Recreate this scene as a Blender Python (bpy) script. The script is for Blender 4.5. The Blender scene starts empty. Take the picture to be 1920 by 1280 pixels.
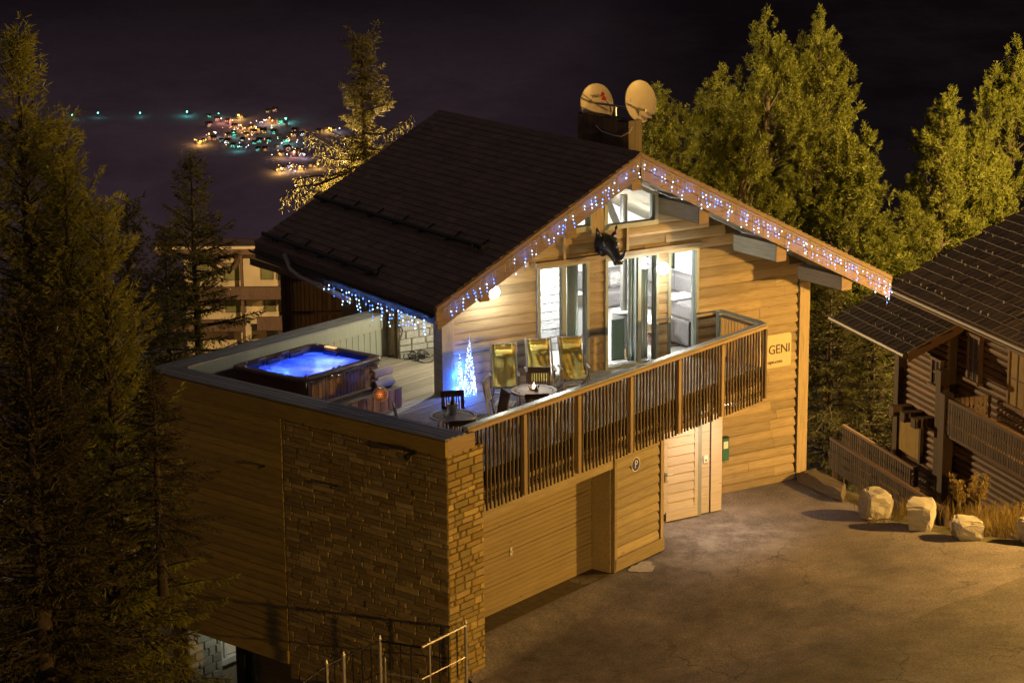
import bpy, math, random
import numpy as np
from mathutils import Vector, Matrix
random.seed(7)
RNG = np.random.default_rng(11)
sc = bpy.context.scene
# ------------------------------------------------------------------ camera
FPX, PITCH, ROLL, CX, CY = 4100.0, math.radians(13.4), math.radians(-0.55), 960.0, 640.0
CAM = Vector((0.845, -39.515, 15.51))
_cp, _sp, _cr, _sr = math.cos(PITCH), math.sin(PITCH), math.cos(ROLL), math.sin(ROLL)
_r, _u = Vector((1, 0, 0)), Vector((0, _sp, _cp))
FWD = Vector((0, _cp, -_sp))
RT = _cr * _r + _sr * _u
UP = -_sr * _r + _cr * _u
cd = bpy.data.cameras.new('camera')
cam = bpy.data.objects.new('camera', cd)
sc.collection.objects.link(cam)
cam.matrix_world = Matrix(((RT.x, UP.x, -FWD.x, CAM.x), (RT.y, UP.y, -FWD.y, CAM.y), (RT.z, UP.z, -FWD.z, CAM.z), (0, 0, 0, 1)))
cd.sensor_width = 36.0
cd.lens = 36.0 * FPX / 1920.0
cd.clip_start, cd.clip_end = 0.5, 20000
sc.camera = cam
# ------------------------------------------------------------------ night sky
w = bpy.data.worlds.new('World'); sc.world = w; w.use_nodes = True
nt = w.node_tree; nt.nodes.clear()
out = nt.nodes.new('ShaderNodeOutputWorld')
bg1 = nt.nodes.new('ShaderNodeBackground'); sky = nt.nodes.new('ShaderNodeTexSky')
sky.sky_type = 'NISHITA'; sky.sun_disc = False; sky.sun_elevation = math.radians(-6); sky.sun_rotation = math.radians(200)
bg1.inputs[1].default_value = 0.05; nt.links.new(sky.outputs[0], bg1.inputs[0])
bg2 = nt.nodes.new('ShaderNodeBackground')          # town glow on thin cloud: even, all round
bg2.inputs[0].default_value = (0.059, 0.044, 0.047, 1); bg2.inputs[1].default_value = 0.9
add = nt.nodes.new('ShaderNodeAddShader')
nt.links.new(bg1.outputs[0], add.inputs[0]); nt.links.new(bg2.outputs[0], add.inputs[1]); nt.links.new(add.outputs[0], out.inputs[0])
vs = sc.view_settings
vs.view_transform = 'Standard'; vs.look = 'None'; vs.gamma = 1.0; vs.exposure = 0.0; vs.use_curve_mapping = False
cy = sc.cycles
cy.use_denoising = True
cy.use_adaptive_sampling = True; cy.adaptive_threshold = 0.02
cy.max_bounces = 5; cy.diffuse_bounces = 2; cy.glossy_bounces = 3; cy.transmission_bounces = 4; cy.transparent_max_bounces = 8
cy.sample_clamp_indirect = 4.0; cy.caustics_reflective = False; cy.caustics_refractive = False
try: cy.use_light_tree = True
except Exception: pass
# light strengths (watts)
SODIUM = (1.0, 0.55, 0.12)
P_STREET, P_STREET2, P_STREET3, P_STREET4 = 9200.0, 10800.0, 16000.0, 42000.0
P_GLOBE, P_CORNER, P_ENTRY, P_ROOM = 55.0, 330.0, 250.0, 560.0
# ------------------------------------------------------------------ frames
DECK = 3.47
b = math.radians(38.0); a = math.radians(58.2)
class Frame:
    def __init__(s, o, az):   # u along azimuth az, v 90 degrees to its left
        s.o = Vector(o); s.az = az
        s.u = Vector((math.sin(az), math.cos(az), 0)); s.v = Vector((-math.cos(az), math.sin(az), 0))
    def p(s, u, v, z): return s.o + s.u * u + s.v * v + Vector((0, 0, z))
    def rot(s): return math.pi / 2 - s.az
TF = Frame((0, 0, DECK), b)                      # terrace: u along the railing, v into the terrace
HF = Frame((-0.567, 6.028, DECK), a)             # house: u along the gable wall, v along the ridge
def ray(px, py): return RT * ((px - CX) / FPX) - UP * ((py - CY) / FPX) + FWD
def at(px, py, z):                               # where the sight line meets height z
    r = ray(px, py); return CAM + r * ((z - CAM.z) / r.z)
def atd(px, py, hd):                             # ... meets horizontal distance hd in front of the camera
    r = ray(px, py); return CAM + r * (hd / r.y)
def onpl(px, py, p0, n):
    r = ray(px, py); return CAM + r * ((p0 - CAM).dot(n) / r.dot(n))
def toH(X): d = X - HF.o; return d.dot(HF.u), d.dot(HF.v), d.z
def toT(X): d = X - TF.o; return d.dot(TF.u), d.dot(TF.v), d.z
# ------------------------------------------------------------------ mesh helpers
COL = sc.collection
class MB:
    def __init__(s): s.v = []; s.f = []
    def add(s, vs_, fs):
        n = len(s.v); s.v += [tuple(x) for x in vs_]; s.f += [tuple(n + i for i in f) for f in fs]; return s
    def hexa(s, p):      # 8 points: bottom 0-3, top 4-7
        return s.add(p, [(3, 2, 1, 0), (4, 5, 6, 7), (0, 1, 5, 4), (1, 2, 6, 5), (2, 3, 7, 6), (3, 0, 4, 7)])
    def fbox(s, fr, u0, u1, v0, v1, z0, z1):
        q = [(u0, v0), (u1, v0), (u1, v1), (u0, v1)]
        return s.hexa([fr.p(x, y, z0) for x, y in q] + [fr.p(x, y, z1) for x, y in q])
    def box(s, x0, x1, y0, y1, z0, z1):
        q = [(x0, y0), (x1, y0), (x1, y1), (x0, y1)]
        return s.hexa([(x, y, z0) for x, y in q] + [(x, y, z1) for x, y in q])
    def prism(s, poly, vec):
        n = len(poly); vec = Vector(vec); P = [Vector(p) for p in poly]
        return s.add(P + [p + vec for p in P], [tuple(range(n - 1, -1, -1)), tuple(range(n, 2 * n))] + [(i, (i + 1) % n, n + (i + 1) % n, n + i) for i in range(n)])
    def tube(s, pts, rad, n=6, cap=True):
        P = [Vector(p) for p in pts]; k = len(P)
        if not hasattr(rad, '__len__'): rad = [rad] * k
        rings = []; ref = Vector((0, 0, 1))
        for i in range(k):
            t = (P[min(i + 1, k - 1)] - P[max(i - 1, 0)]).normalized()
            rr = ref if abs(t.dot(ref)) < 0.95 else Vector((1, 0, 0))
            x = t.cross(rr).normalized(); y = t.cross(x).normalized()
            r = rad[i]; rx, ry = (r if hasattr(r, '__len__') else (r, r))
            rings.append([P[i] + x * (rx * math.cos(2 * math.pi * j / n)) + y * (ry * math.sin(2 * math.pi * j / n)) for j in range(n)])
        vs_ = [p for r in rings for p in r]; fs = []
        for i in range(k - 1):
            for j in range(n):
                fs.append((i * n + j, i * n + (j + 1) % n, (i + 1) * n + (j + 1) % n, (i + 1) * n + j))
        if cap: fs += [tuple(range(n - 1, -1, -1)), tuple((k - 1) * n + j for j in range(n))]
        return s.add(vs_, fs)
    def lathe(s, c, prof, n=20, sx=1, sy=1):
        c = Vector(c); vs_ = []; fs = []; k = len(prof)
        for r, z in prof:
            for j in range(n):
                t = 2 * math.pi * j / n; vs_.append(c + Vector((r * sx * math.cos(t), r * sy * math.sin(t), z)))
        for i in range(k - 1):
            for j in range(n): fs.append((i * n + j, i * n + (j + 1) % n, (i + 1) * n + (j + 1) % n, (i + 1) * n + j))
        fs.append(tuple(range(n - 1, -1, -1))); fs.append(tuple((k - 1) * n + j for j in range(n)))
        return s.add(vs_, fs)
    def ball(s, c, r, n=6, m=4):
        return s.lathe(c, [(max(1e-4, r * math.sin(math.pi * i / m)), -r * math.cos(math.pi * i / m)) for i in range(m + 1)], n)
    def mesh(s, name, mat, smooth=False):
        me = bpy.data.meshes.new(name); me.from_pydata(s.v, [], s.f); me.update()
        if mat: me.materials.append(mat)
        if smooth: me.polygons.foreach_set('use_smooth', [True] * len(me.polygons))
        return me
def link(name, me, parent=None, world=True):
    o = bpy.data.objects.new(name, me); COL.objects.link(o)
    if parent is not None:
        o.parent = parent
        if world and parent.type == 'EMPTY': o.matrix_parent_inverse = Matrix.Translation(-Vector(parent.location))
    return o
def part(name, mb, mat, parent, world=True, smooth=False):
    return link(name, mb.mesh(name, mat, smooth), parent, world)
def tag(o, label=None, cat=None, group=None, kind=None):
    if label: o['label'] = label
    if cat: o['category'] = cat
    if group: o['group'] = group
    if kind: o['kind'] = kind
    return o
def thing(name, label, cat, loc=(0, 0, 0), rz=0.0, group=None):
    o = bpy.data.objects.new(name, None); COL.objects.link(o); o.location = loc; o.rotation_euler = (0, 0, rz)
    o.empty_display_size = 0.2
    return tag(o, label, cat, group)
def struct(name, mb, mat, smooth=False):
    return tag(link(name, mb.mesh(name, mat, smooth)), kind='structure')
def dup(root, loc, rz, label=None, scale=None):
    r = root.copy(); COL.objects.link(r); r.location = loc; r.rotation_euler = (0, 0, rz)
    if scale: r.scale = scale
    if label: r['label'] = label
    for ch in list(root.children):
        c2 = ch.copy(); COL.objects.link(c2); c2.parent = r
        for g in list(ch.children):
            d2 = g.copy(); COL.objects.link(d2); d2.parent = c2
    return r
def lamp(name, kind, loc, power, col, parent=None, radius=0.1, world=True):
    l = bpy.data.lights.new(name, kind); l.energy = power; l.color = col
    if kind in ('POINT', 'SPOT'): l.shadow_soft_size = radius
    o = bpy.data.objects.new(name, l); COL.objects.link(o); o.location = loc
    if parent is not None:
        o.parent = parent
        if world and parent.type == 'EMPTY': o.matrix_parent_inverse = Matrix.Translation(-Vector(parent.location))
    return o
# ------------------------------------------------------------------ materials
def newmat(name):
    m = bpy.data.materials.new(name); m.use_nodes = True
    n = m.node_tree; return m, n, n.nodes['Principled BSDF']
def nd(n, t, **k):
    x = n.nodes.new(t)
    for kk, v in k.items(): setattr(x, kk, v)
    return x
def coords(n, az=None, scale=(1, 1, 1), vert=False):
    g = nd(n, 'ShaderNodeNewGeometry'); mp = nd(n, 'ShaderNodeMapping'); mp.vector_type = 'POINT'
    n.links.new(g.outputs['Position'], mp.inputs[0])
    if az is not None: mp.inputs['Rotation'].default_value = (0, 0, -(math.pi / 2 - az))
    mp2 = nd(n, 'ShaderNodeMapping'); mp2.inputs['Scale'].default_value = scale
    n.links.new(mp.outputs[0], mp2.inputs[0]); return mp2.outputs[0]
def noise(n, vec, scale, detail=4, rough=0.6):
    t = nd(n, 'ShaderNodeTexNoise'); t.inputs['Scale'].default_value = scale; t.inputs['Detail'].default_value = detail
    t.inputs['Roughness'].default_value = rough
    if vec is not None: n.links.new(vec, t.inputs['Vector'])
    return t.outputs[0]
def ramp(n, fac, stops):
    r = nd(n, 'ShaderNodeValToRGB'); e = r.color_ramp.elements
    while len(e) < len(stops): e.new(0.5)
    for i, (p, c) in enumerate(stops): e[i].position = p; e[i].color = (*c, 1)
    n.links.new(fac, r.inputs[0]); return r.outputs[0]
def mixc(n, fac, c1, c2, mode='MIX'):
    m = nd(n, 'ShaderNodeMix', data_type='RGBA', blend_type=mode)
    for k, v in ((0, fac), (6, c1), (7, c2)):
        if hasattr(v, 'is_linked'): n.links.new(v, m.inputs[k])
        elif isinstance(v, (int, float)): m.inputs[k].default_value = v
        else: m.inputs[k].default_value = (*v, 1)
    return m.outputs[2]
def rand01(n):                            # a number of its own for each piece, joined or not
    oi = nd(n, 'ShaderNodeObjectInfo'); g = nd(n, 'ShaderNodeNewGeometry'); ad = nd(n, 'ShaderNodeMath', operation='ADD'); fr = nd(n, 'ShaderNodeMath', operation='FRACT')
    n.links.new(oi.outputs['Random'], ad.inputs[0]); n.links.new(g.outputs['Random Per Island'], ad.inputs[1]); n.links.new(ad.outputs[0], fr.inputs[0]); return fr.outputs[0]
def vary(n, col, amt):                     # each piece a little lighter or darker
    hs = nd(n, 'ShaderNodeHueSaturation')
    mr = nd(n, 'ShaderNodeMapRange'); mr.inputs[3].default_value = 1 - amt; mr.inputs[4].default_value = 1 + amt
    n.links.new(rand01(n), mr.inputs[0]); n.links.new(mr.outputs[0], hs.inputs['Value']); n.links.new(col, hs.inputs['Color'])
    return hs.outputs[0]
def bump(n, bs, h, st, dist=0.02):
    bm = nd(n, 'ShaderNodeBump'); bm.inputs['Strength'].default_value = st; bm.inputs['Distance'].default_value = dist
    n.links.new(h, bm.inputs['Height']); n.links.new(bm.outputs[0], bs.inputs['Normal'])
def wood(name, c, az, vert=False, rough=0.7, var=0.12, spread=0.35, bst=0.25):
    m, n, bs = newmat(name)
    sc_ = (9, 9, 0.7) if vert else (0.7, 9, 9)
    v = coords(n, az, sc_); g = noise(n, v, 3.2, 6, 0.65)
    big = noise(n, coords(n, az, (0.6, 0.6, 0.6)), 1.3, 3)
    d = tuple(x * (1 - spread) for x in c); l = tuple(min(1, x * (1 + spread * 0.7)) for x in c)
    col = ramp(n, g, [(0.28, d), (0.5, c), (0.72, l)])
    col = mixc(n, ramp(n, big, [(0.35, (0, 0, 0)), (0.7, (1, 1, 1))]), col, mixc(n, 0.28, col, tuple(x * 0.55 for x in c)))
    kn = nd(n, 'ShaderNodeTexVoronoi'); kn.inputs['Scale'].default_value = 1.0
    n.links.new(coords(n, az, (3.5, 3.5, 1.2) if vert else (1.2, 3.5, 3.5)), kn.inputs['Vector'])
    col = mixc(n, ramp(n, kn.outputs['Distance'], [(0.035, (0.75, 0.75, 0.75)), (0.085, (0, 0, 0))]), col, tuple(x * 0.4 for x in c))
    col = vary(n, col, var)
    n.links.new(col, bs.inputs['Base Color']); bs.inputs['Roughness'].default_value = rough
    bump(n, bs, g, bst, 0.01); return m
def plain(name, c, rough=0.6, metal=0.0, var=0.0, nz=0.0, scale=6.0, bst=0.0):
    m, n, bs = newmat(name); bs.inputs['Roughness'].default_value = rough; bs.inputs['Metallic'].default_value = metal
    if nz or var or bst:
        f = noise(n, coords(n), scale, 5, 0.6)
        col = ramp(n, f, [(0.3, tuple(x * (1 - nz) for x in c)), (0.7, tuple(min(1, x * (1 + nz * 0.6)) for x in c))])
        if var: col = vary(n, col, var)
        n.links.new(col, bs.inputs['Base Color'])
        if bst: bump(n, bs, f, bst, 0.02)
    else: bs.inputs['Base Color'].default_value = (*c, 1)
    return m
def emit(name, c, st, sampled=False):
    m, n, bs = newmat(name); bs.inputs['Base Color'].default_value = (*[min(1, x) * 0.5 for x in c], 1)
    bs.inputs['Emission Color'].default_value = (*c, 1); bs.inputs['Emission Strength'].default_value = st
    m.cycles.emission_sampling = 'AUTO' if sampled else 'NONE'; return m
def stone(name, cols, az, var=0.16, rough=0.85):
    m, n, bs = newmat(name)
    f = noise(n, coords(n, az, (1, 1, 2.2)), 5.0, 7, 0.7); f2 = noise(n, coords(n), 28.0, 4, 0.6)
    base = ramp(n, rand01(n), [(i / max(1, len(cols) - 1), c) for i, c in enumerate(cols if len(cols) > 1 else cols * 2)])
    col = mixc(n, 0.55, base, ramp(n, f, [(0.3, (0.5, 0.5, 0.5)), (0.7, (1.12, 1.1, 1.05))]), 'MULTIPLY')
    col = vary(n, col, var); n.links.new(col, bs.inputs['Base Color']); bs.inputs['Roughness'].default_value = rough
    ad = nd(n, 'ShaderNodeMath', operation='ADD'); n.links.new(f, ad.inputs[0]); n.links.new(f2, ad.inputs[1])
    bump(n, bs, ad.outputs[0], 0.7, 0.02); return m
AA = a; BB = b; CC = b - math.pi / 2; DD = a - math.pi / 2
M = {}
M['siding'] = wood('larch siding', (0.31, 0.235, 0.142), AA, var=0.3, spread=0.34)
M['facade'] = wood('larch facade boards', (0.35, 0.275, 0.15), BB, var=0.24, spread=0.34)
M['sideboards'] = wood('stained wall boards', (0.42, 0.29, 0.055), CC, var=0.14)
M['trim'] = wood('larch trim', (0.38, 0.29, 0.18), AA, vert=True, var=0.1)
M['fascia'] = wood('fascia boards', (0.26, 0.18, 0.11), AA, var=0.14, spread=0.4)
M['doorwood'] = wood('pale door boards', (0.50, 0.42, 0.32), AA, var=0.05, spread=0.15)
M['beam'] = wood('grey beams', (0.34, 0.31, 0.24), DD, var=0.08)
M['slat'] = wood('dark balusters', (0.125, 0.088, 0.052), BB, vert=True, var=0.3)
M['post'] = wood('baluster posts', (0.36, 0.25, 0.13), BB, vert=True, var=0.1)
M['rail'] = wood('front rail board', (0.38, 0.26, 0.14), BB)
M['deck'] = wood('deck boards', (0.25, 0.215, 0.16), BB, var=0.22, spread=0.3)
M['cap'] = wood('grey coping boards', (0.27, 0.265, 0.25), CC, var=0.12, spread=0.25)
M['capB'] = wood('grey coping boards back', (0.27, 0.265, 0.25), BB, var=0.12, spread=0.25)
M['panel'] = wood('painted panel boards', (0.36, 0.36, 0.27), BB, vert=True, var=0.05, spread=0.12, bst=0.1)
M['garage'] = wood('garage door boards', (0.32, 0.24, 0.11), BB, var=0.05, spread=0.18)
M['shingle'] = wood('roof shingles', (0.21, 0.15, 0.098), DD, var=0.16, spread=0.45)
M['soffit'] = wood('soffit boards', (0.28, 0.24, 0.17), DD)
M['core'] = plain('wall core', (0.06, 0.045, 0.03), 0.9)
M['mortar'] = plain('joint mortar', (0.14, 0.10, 0.04), 0.95, nz=0.3)  # mortar colour in the joints behind the stones
M['stone'] = stone('slate stone', [(0.37, 0.25, 0.065), (0.46, 0.33, 0.10), (0.30, 0.23, 0.08), (0.43, 0.32, 0.13), (0.53, 0.40, 0.14)], CC)
M['stoneg'] = stone('grey stone', [(0.30, 0.28, 0.22), (0.42, 0.40, 0.33), (0.34, 0.33, 0.29)], AA, 0.15)
M['stonew'] = stone('whitewashed stone', [(0.62, 0.62, 0.64), (0.72, 0.72, 0.74), (0.55, 0.56, 0.6)], AA, 0.08)
M['metal'] = plain('brushed metal', (0.55, 0.55, 0.53), 0.35, 0.9)
M['zinc'] = plain('zinc', (0.42, 0.40, 0.37), 0.4, 0.7, nz=0.2)
M['darkmetal'] = plain('dark metal', (0.03, 0.028, 0.026), 0.45, 0.5)
M['frame'] = plain('grey green window frame', (0.25, 0.27, 0.23), 0.45, nz=0.08)
M['white'] = plain('white paint', (0.75, 0.74, 0.70), 0.5, nz=0.05)
M['black'] = plain('black bronze', (0.012, 0.013, 0.016), 0.32, 0.0, nz=0.3, scale=20, bst=0.3)
M['rope'] = plain('black cable', (0.015, 0.015, 0.015), 0.6)
def glass(name='window glass', tint=(0.93, 0.97, 0.96)):
    m, n, bs = newmat(name); n.nodes.remove(bs)
    tr = nd(n, 'ShaderNodeBsdfTransparent'); tr.inputs[0].default_value = (*tint, 1)
    gl = nd(n, 'ShaderNodeBsdfGlossy'); gl.inputs['Roughness'].default_value = 0.02
    fr = nd(n, 'ShaderNodeFresnel'); fr.inputs[0].default_value = 1.45
    mx = nd(n, 'ShaderNodeMixShader'); n.links.new(fr.outputs[0], mx.inputs[0]); n.links.new(tr.outputs[0], mx.inputs[1]); n.links.new(gl.outputs[0], mx.inputs[2])
    n.links.new(mx.outputs[0], n.nodes['Material Output'].inputs[0]); return m
M['glass'] = glass()
def asphalt(name, c, crack=True):
    m, n, bs = newmat(name); v = coords(n)
    f1 = noise(n, v, 0.32, 6, 0.65); f2 = noise(n, v, 24.0, 4, 0.8); f3 = noise(n, v, 2.6, 6, 0.65)
    col = ramp(n, f1, [(0.32, tuple(x * 0.55 for x in c)), (0.5, c), (0.66, tuple(x * 1.45 for x in c))])
    col = mixc(n, 0.6, col, ramp(n, f3, [(0.3, (0.72, 0.72, 0.72)), (0.72, (1.2, 1.2, 1.2))]), 'MULTIPLY')
    col = mixc(n, 0.7, col, ramp(n, f2, [(0.32, (0.3, 0.3, 0.3)), (0.5, (1, 1, 1)), (0.66, (1.9, 1.85, 1.75))]), 'MULTIPLY')
    if crack == 'door':      # pale noise patches, fading out with distance from the entrance
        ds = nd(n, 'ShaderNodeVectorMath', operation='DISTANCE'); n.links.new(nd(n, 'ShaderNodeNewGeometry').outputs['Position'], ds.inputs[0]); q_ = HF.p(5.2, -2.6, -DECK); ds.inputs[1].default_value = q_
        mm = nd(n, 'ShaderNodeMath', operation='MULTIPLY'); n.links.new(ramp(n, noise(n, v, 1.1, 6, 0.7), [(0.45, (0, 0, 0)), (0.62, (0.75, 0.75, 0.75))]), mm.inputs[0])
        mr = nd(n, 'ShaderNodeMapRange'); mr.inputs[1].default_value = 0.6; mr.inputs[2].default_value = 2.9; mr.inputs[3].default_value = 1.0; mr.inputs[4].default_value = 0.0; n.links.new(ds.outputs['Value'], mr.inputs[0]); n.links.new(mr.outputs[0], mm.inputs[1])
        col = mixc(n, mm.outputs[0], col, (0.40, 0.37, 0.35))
    if crack:
        vo = nd(n, 'ShaderNodeTexVoronoi', feature='DISTANCE_TO_EDGE'); vo.inputs['Scale'].default_value = 0.55
        wv = nd(n, 'ShaderNodeVectorMath', operation='ADD'); nz_ = nd(n, 'ShaderNodeTexNoise'); nz_.inputs['Scale'].default_value = 1.6; nz_.inputs['Detail'].default_value = 6
        n.links.new(v, nz_.inputs['Vector']); n.links.new(v, wv.inputs[0]); n.links.new(nz_.outputs['Color'], wv.inputs[1]); n.links.new(wv.outputs[0], vo.inputs['Vector'])
        msk = nd(n, 'ShaderNodeMath', operation='MULTIPLY')
        n.links.new(ramp(n, vo.outputs['Distance'], [(0.004, (1, 1, 1)), (0.014, (0, 0, 0))]), msk.inputs[0])
        n.links.new(ramp(n, noise(n, v, 0.35, 2), [(0.48, (0, 0, 0)), (0.6, (0.7, 0.7, 0.7))]), msk.inputs[1])
        col = mixc(n, msk.outputs[0], col, tuple(x * 0.3 for x in c))
    n.links.new(col, bs.inputs['Base Color']); bs.inputs['Roughness'].default_value = 0.85
    bump(n, bs, f2, 0.6, 0.012); return m
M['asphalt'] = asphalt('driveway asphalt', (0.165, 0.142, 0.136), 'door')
M['street'] = asphalt('street asphalt', (0.115, 0.100, 0.088), True)
M['pale'] = plain('spilt cement stain', (0.42, 0.40, 0.38), 0.9, nz=0.3, scale=9)
# ================================================================== terrain
def smooth(x, e0, e1):
    t = min(1, max(0, (x - e0) / (e1 - e0))); return t * t * (3 - 2 * t)
PY = [-80, 70, 85, 150, 300, 700, 1300, 2000, 2500, 2850, 3150, 3600, 5000, 7500]
PZ = [-5.6, -5.6, -12, -55, -150, -360, -560, -590, -520, -440, -386, -290, 60, 760]
_ph = RNG.uniform(0, 6.28, (14, 2)); _ang = RNG.uniform(0, 6.28, 14); _wl = np.geomspace(60, 900, 14)
def terrain_z(x, yc):
    x = np.asarray(x, float); yc = np.asarray(yc, float)
    z = np.interp(yc, PY, PZ)
    n = np.zeros_like(z)
    for k in range(14):
        n += np.sin((x * np.cos(_ang[k]) + yc * np.sin(_ang[k])) * 6.283 / _wl[k] + _ph[k, 0]) * _wl[k] * 0.006
    return z + n * np.clip((yc - 200) / 1500, 0, 1) * 0.6 + np.clip(-x - 6, 0, 40) * -0.06 * (yc < 90)
def grid_mesh(name, X, Y, Zv, mat):
    ny, nx = X.shape
    me = bpy.data.meshes.new(name)
    v = np.stack([X, Y, Zv], -1).reshape(-1, 3)
    i = np.arange((ny - 1) * (nx - 1)); r, c_ = i // (nx - 1), i % (nx - 1); k = r * nx + c_
    f = np.stack([k, k + 1, k + 1 + nx, k + nx], 1)
    me.vertices.add(len(v)); me.vertices.foreach_set('co', v.ravel())
    me.loops.add(f.size); me.loops.foreach_set('vertex_index', f.ravel().astype(np.int32))
    me.polygons.add(len(f)); me.polygons.foreach_set('loop_start', np.arange(0, f.size, 4, dtype=np.int32)); me.polygons.foreach_set('loop_total', np.full(len(f), 4, np.int32))
    me.polygons.foreach_set('use_smooth', np.ones(len(f), bool)); me.update(calc_edges=True); me.materials.append(mat); return me
m, n, bs = newmat('valley slope with painted haze')
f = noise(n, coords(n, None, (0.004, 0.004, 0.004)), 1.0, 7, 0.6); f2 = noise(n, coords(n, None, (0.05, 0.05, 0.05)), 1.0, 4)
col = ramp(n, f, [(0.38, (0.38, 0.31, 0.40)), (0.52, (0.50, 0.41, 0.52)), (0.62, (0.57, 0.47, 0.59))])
sp_ = nd(n, 'ShaderNodeSeparateXYZ'); n.links.new(nd(n, 'ShaderNodeNewGeometry').outputs['Position'], sp_.inputs[0])
def edge(sock, lo, hi):
    mr = nd(n, 'ShaderNodeMapRange', interpolation_type='SMOOTHSTEP'); mr.inputs[1].default_value = lo; mr.inputs[2].default_value = hi
    ad = nd(n, 'ShaderNodeMath', operation='MULTIPLY_ADD'); n.links.new(f, ad.inputs[0]); ad.inputs[1].default_value = (hi - lo) * 0.5; n.links.new(sock, ad.inputs[2]); n.links.new(ad.outputs[0], mr.inputs[0]); return mr.outputs[0]
# haze glow painted into the colour: pale near the village, dark above and right
haze_fade = nd(n, 'ShaderNodeMath', operation='MAXIMUM'); n.links.new(edge(sp_.outputs['Z'], -400, -150), haze_fade.inputs[0]); n.links.new(edge(sp_.outputs['X'], -60, 420), haze_fade.inputs[1])
col = mixc(n, haze_fade.outputs[0], col, ramp(n, f, [(0.4, (0.07, 0.062, 0.074)), (0.6, (0.13, 0.115, 0.13))]))
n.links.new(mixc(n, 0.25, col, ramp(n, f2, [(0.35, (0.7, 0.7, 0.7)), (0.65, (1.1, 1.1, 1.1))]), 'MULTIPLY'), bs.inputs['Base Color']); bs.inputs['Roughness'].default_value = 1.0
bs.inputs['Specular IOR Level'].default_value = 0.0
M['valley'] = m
ys = np.concatenate([np.linspace(-80, 160, 41), np.linspace(180, 7500, 190)])
t_ = np.linspace(-1, 1, 121)
Yc = ys[:, None] + 0 * t_[None]; X = t_[None] * (120 + np.clip(ys, 0, None)[:, None] * 0.75)
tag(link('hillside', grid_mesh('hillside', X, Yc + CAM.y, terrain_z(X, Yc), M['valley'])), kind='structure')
# ================================================================== driveway, street, bank
UR = [(3.0, 14.5), (0.72, 13.5), (-0.8, 12.7), (-2.3, 12.0), (-3.5, 11.75), (-4.7, 11.65), (-5.9, 11.9), (-7.5, 12.5), (-10, 14.2), (-16, 18.5), (-40, 34)]
def ur(v): return float(np.interp(-v, [-p[0] for p in UR], [p[1] for p in UR]))
def drive_z(u, v): return -0.53 * smooth(-v, -0.45, 0.4) * min(1.0, max(0.0, (7.0 - u) / 7.0)) ** 1.25
vv = np.concatenate([np.linspace(3.0, 0.7, 4), np.linspace(0.5, -1.0, 16), np.linspace(-1.4, -40, 50)])
nu = 60
Xg = np.zeros((len(vv), nu)); Yg = Xg.copy(); Zg = Xg.copy()
for i, v in enumerate(vv):
    u0, u1 = (-0.3 if v < 0.6 else 0.3), ur(v)
    for j in range(nu):
        t = (j / (nu - 1)) ** 1.3; u = u0 + (u1 - u0) * t
        p = TF.p(u, v, 0); Xg[i, j], Yg[i, j], Zg[i, j] = p.x, p.y, drive_z(u, v) + 0.012 * math.sin(u * 1.7 + v) * smooth(u, 3, 5)
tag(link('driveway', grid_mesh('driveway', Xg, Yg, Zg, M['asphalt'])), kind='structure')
# street: newer layer of asphalt laid over the driveway's edge
e0, e1 = at(1420, 1280, 0), at(1920, 1080, 0); dv = (e1 - e0).normalized(); nrm = Vector((dv.y, -dv.x, 0))
mb = MB(); P0 = e0 - dv * 14; L_ = 44.0; rows = []
for i in range(60):
    q = P0 + dv * (L_ * i / 59) + nrm * (0.05 * math.sin(i * 0.9) + 0.04 * math.sin(i * 2.3))
    rows.append((q, q + nrm * 9, q + nrm * 24))
vs_ = []; fs_ = []
for i, r in enumerate(rows):
    for k, q in enumerate(r): vs_.append((q.x, q.y, 0.032 if k else 0.028))
for i in range(59):
    for k in range(2): fs_.append((i * 3 + k, i * 3 + k + 1, i * 3 + k + 4, i * 3 + k + 3))
mb.add(vs_, fs_)
o = struct('street', mb, M['street'])
# grassy bank falling away beyond the driveway
m, n, bs = newmat('dry grass bank')
f = noise(n, coords(n), 3.0, 6, 0.7)
n.links.new(ramp(n, f, [(0.3, (0.035, 0.03, 0.012)), (0.55, (0.09, 0.075, 0.03)), (0.75, (0.14, 0.11, 0.05))]), bs.inputs['Base Color']); bs.inputs['Roughness'].default_value = 0.95
bump(n, bs, f, 1.0, 0.08); M['bank'] = m
offs = [(-0.25, -0.02), (0.0, -0.035), (0.35, -0.02), (0.8, -0.08), (1.3, -0.55), (2.2, -1.3), (4, -2.6), (7, -4.2), (11, -5.2)]
vr = np.linspace(2.6, -18, 60); Xg = np.zeros((60, len(offs))); Yg = Xg.copy(); Zg = Xg.copy()
for i, v in enumerate(vr):
    for j, (du, dz) in enumerate(offs):
        p = TF.p(ur(v) + du, v + du * 0.25, 0); Xg[i, j], Yg[i, j], Zg[i, j] = p.x, p.y, dz + (0.05 * math.sin(i * 1.3 + j * 2.1) if j > 2 else 0)
tag(link('grass_bank', grid_mesh('grass_bank', Xg, Yg, Zg, M['bank'])), kind='structure')
# cement stain by the wood wall
c0 = at(1205, 1062, 0); mb = MB(); pts = []
for k in range(22):
    t = 6.283 * k / 22; r = 0.30 + 0.05 * math.sin(3 * t) + 0.03 * math.sin(7 * t + 1)
    q = c0 + TF.u * (r * 1.15 * math.cos(t)) + TF.v * (r * 0.75 * math.sin(t)); _u, _v, _ = toT(q); pts.append((q.x, q.y, drive_z(_u, _v) + 0.012))
mb.add(pts, [tuple(range(22))]); o = struct('cement_stain', mb, M['pale'])
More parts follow.
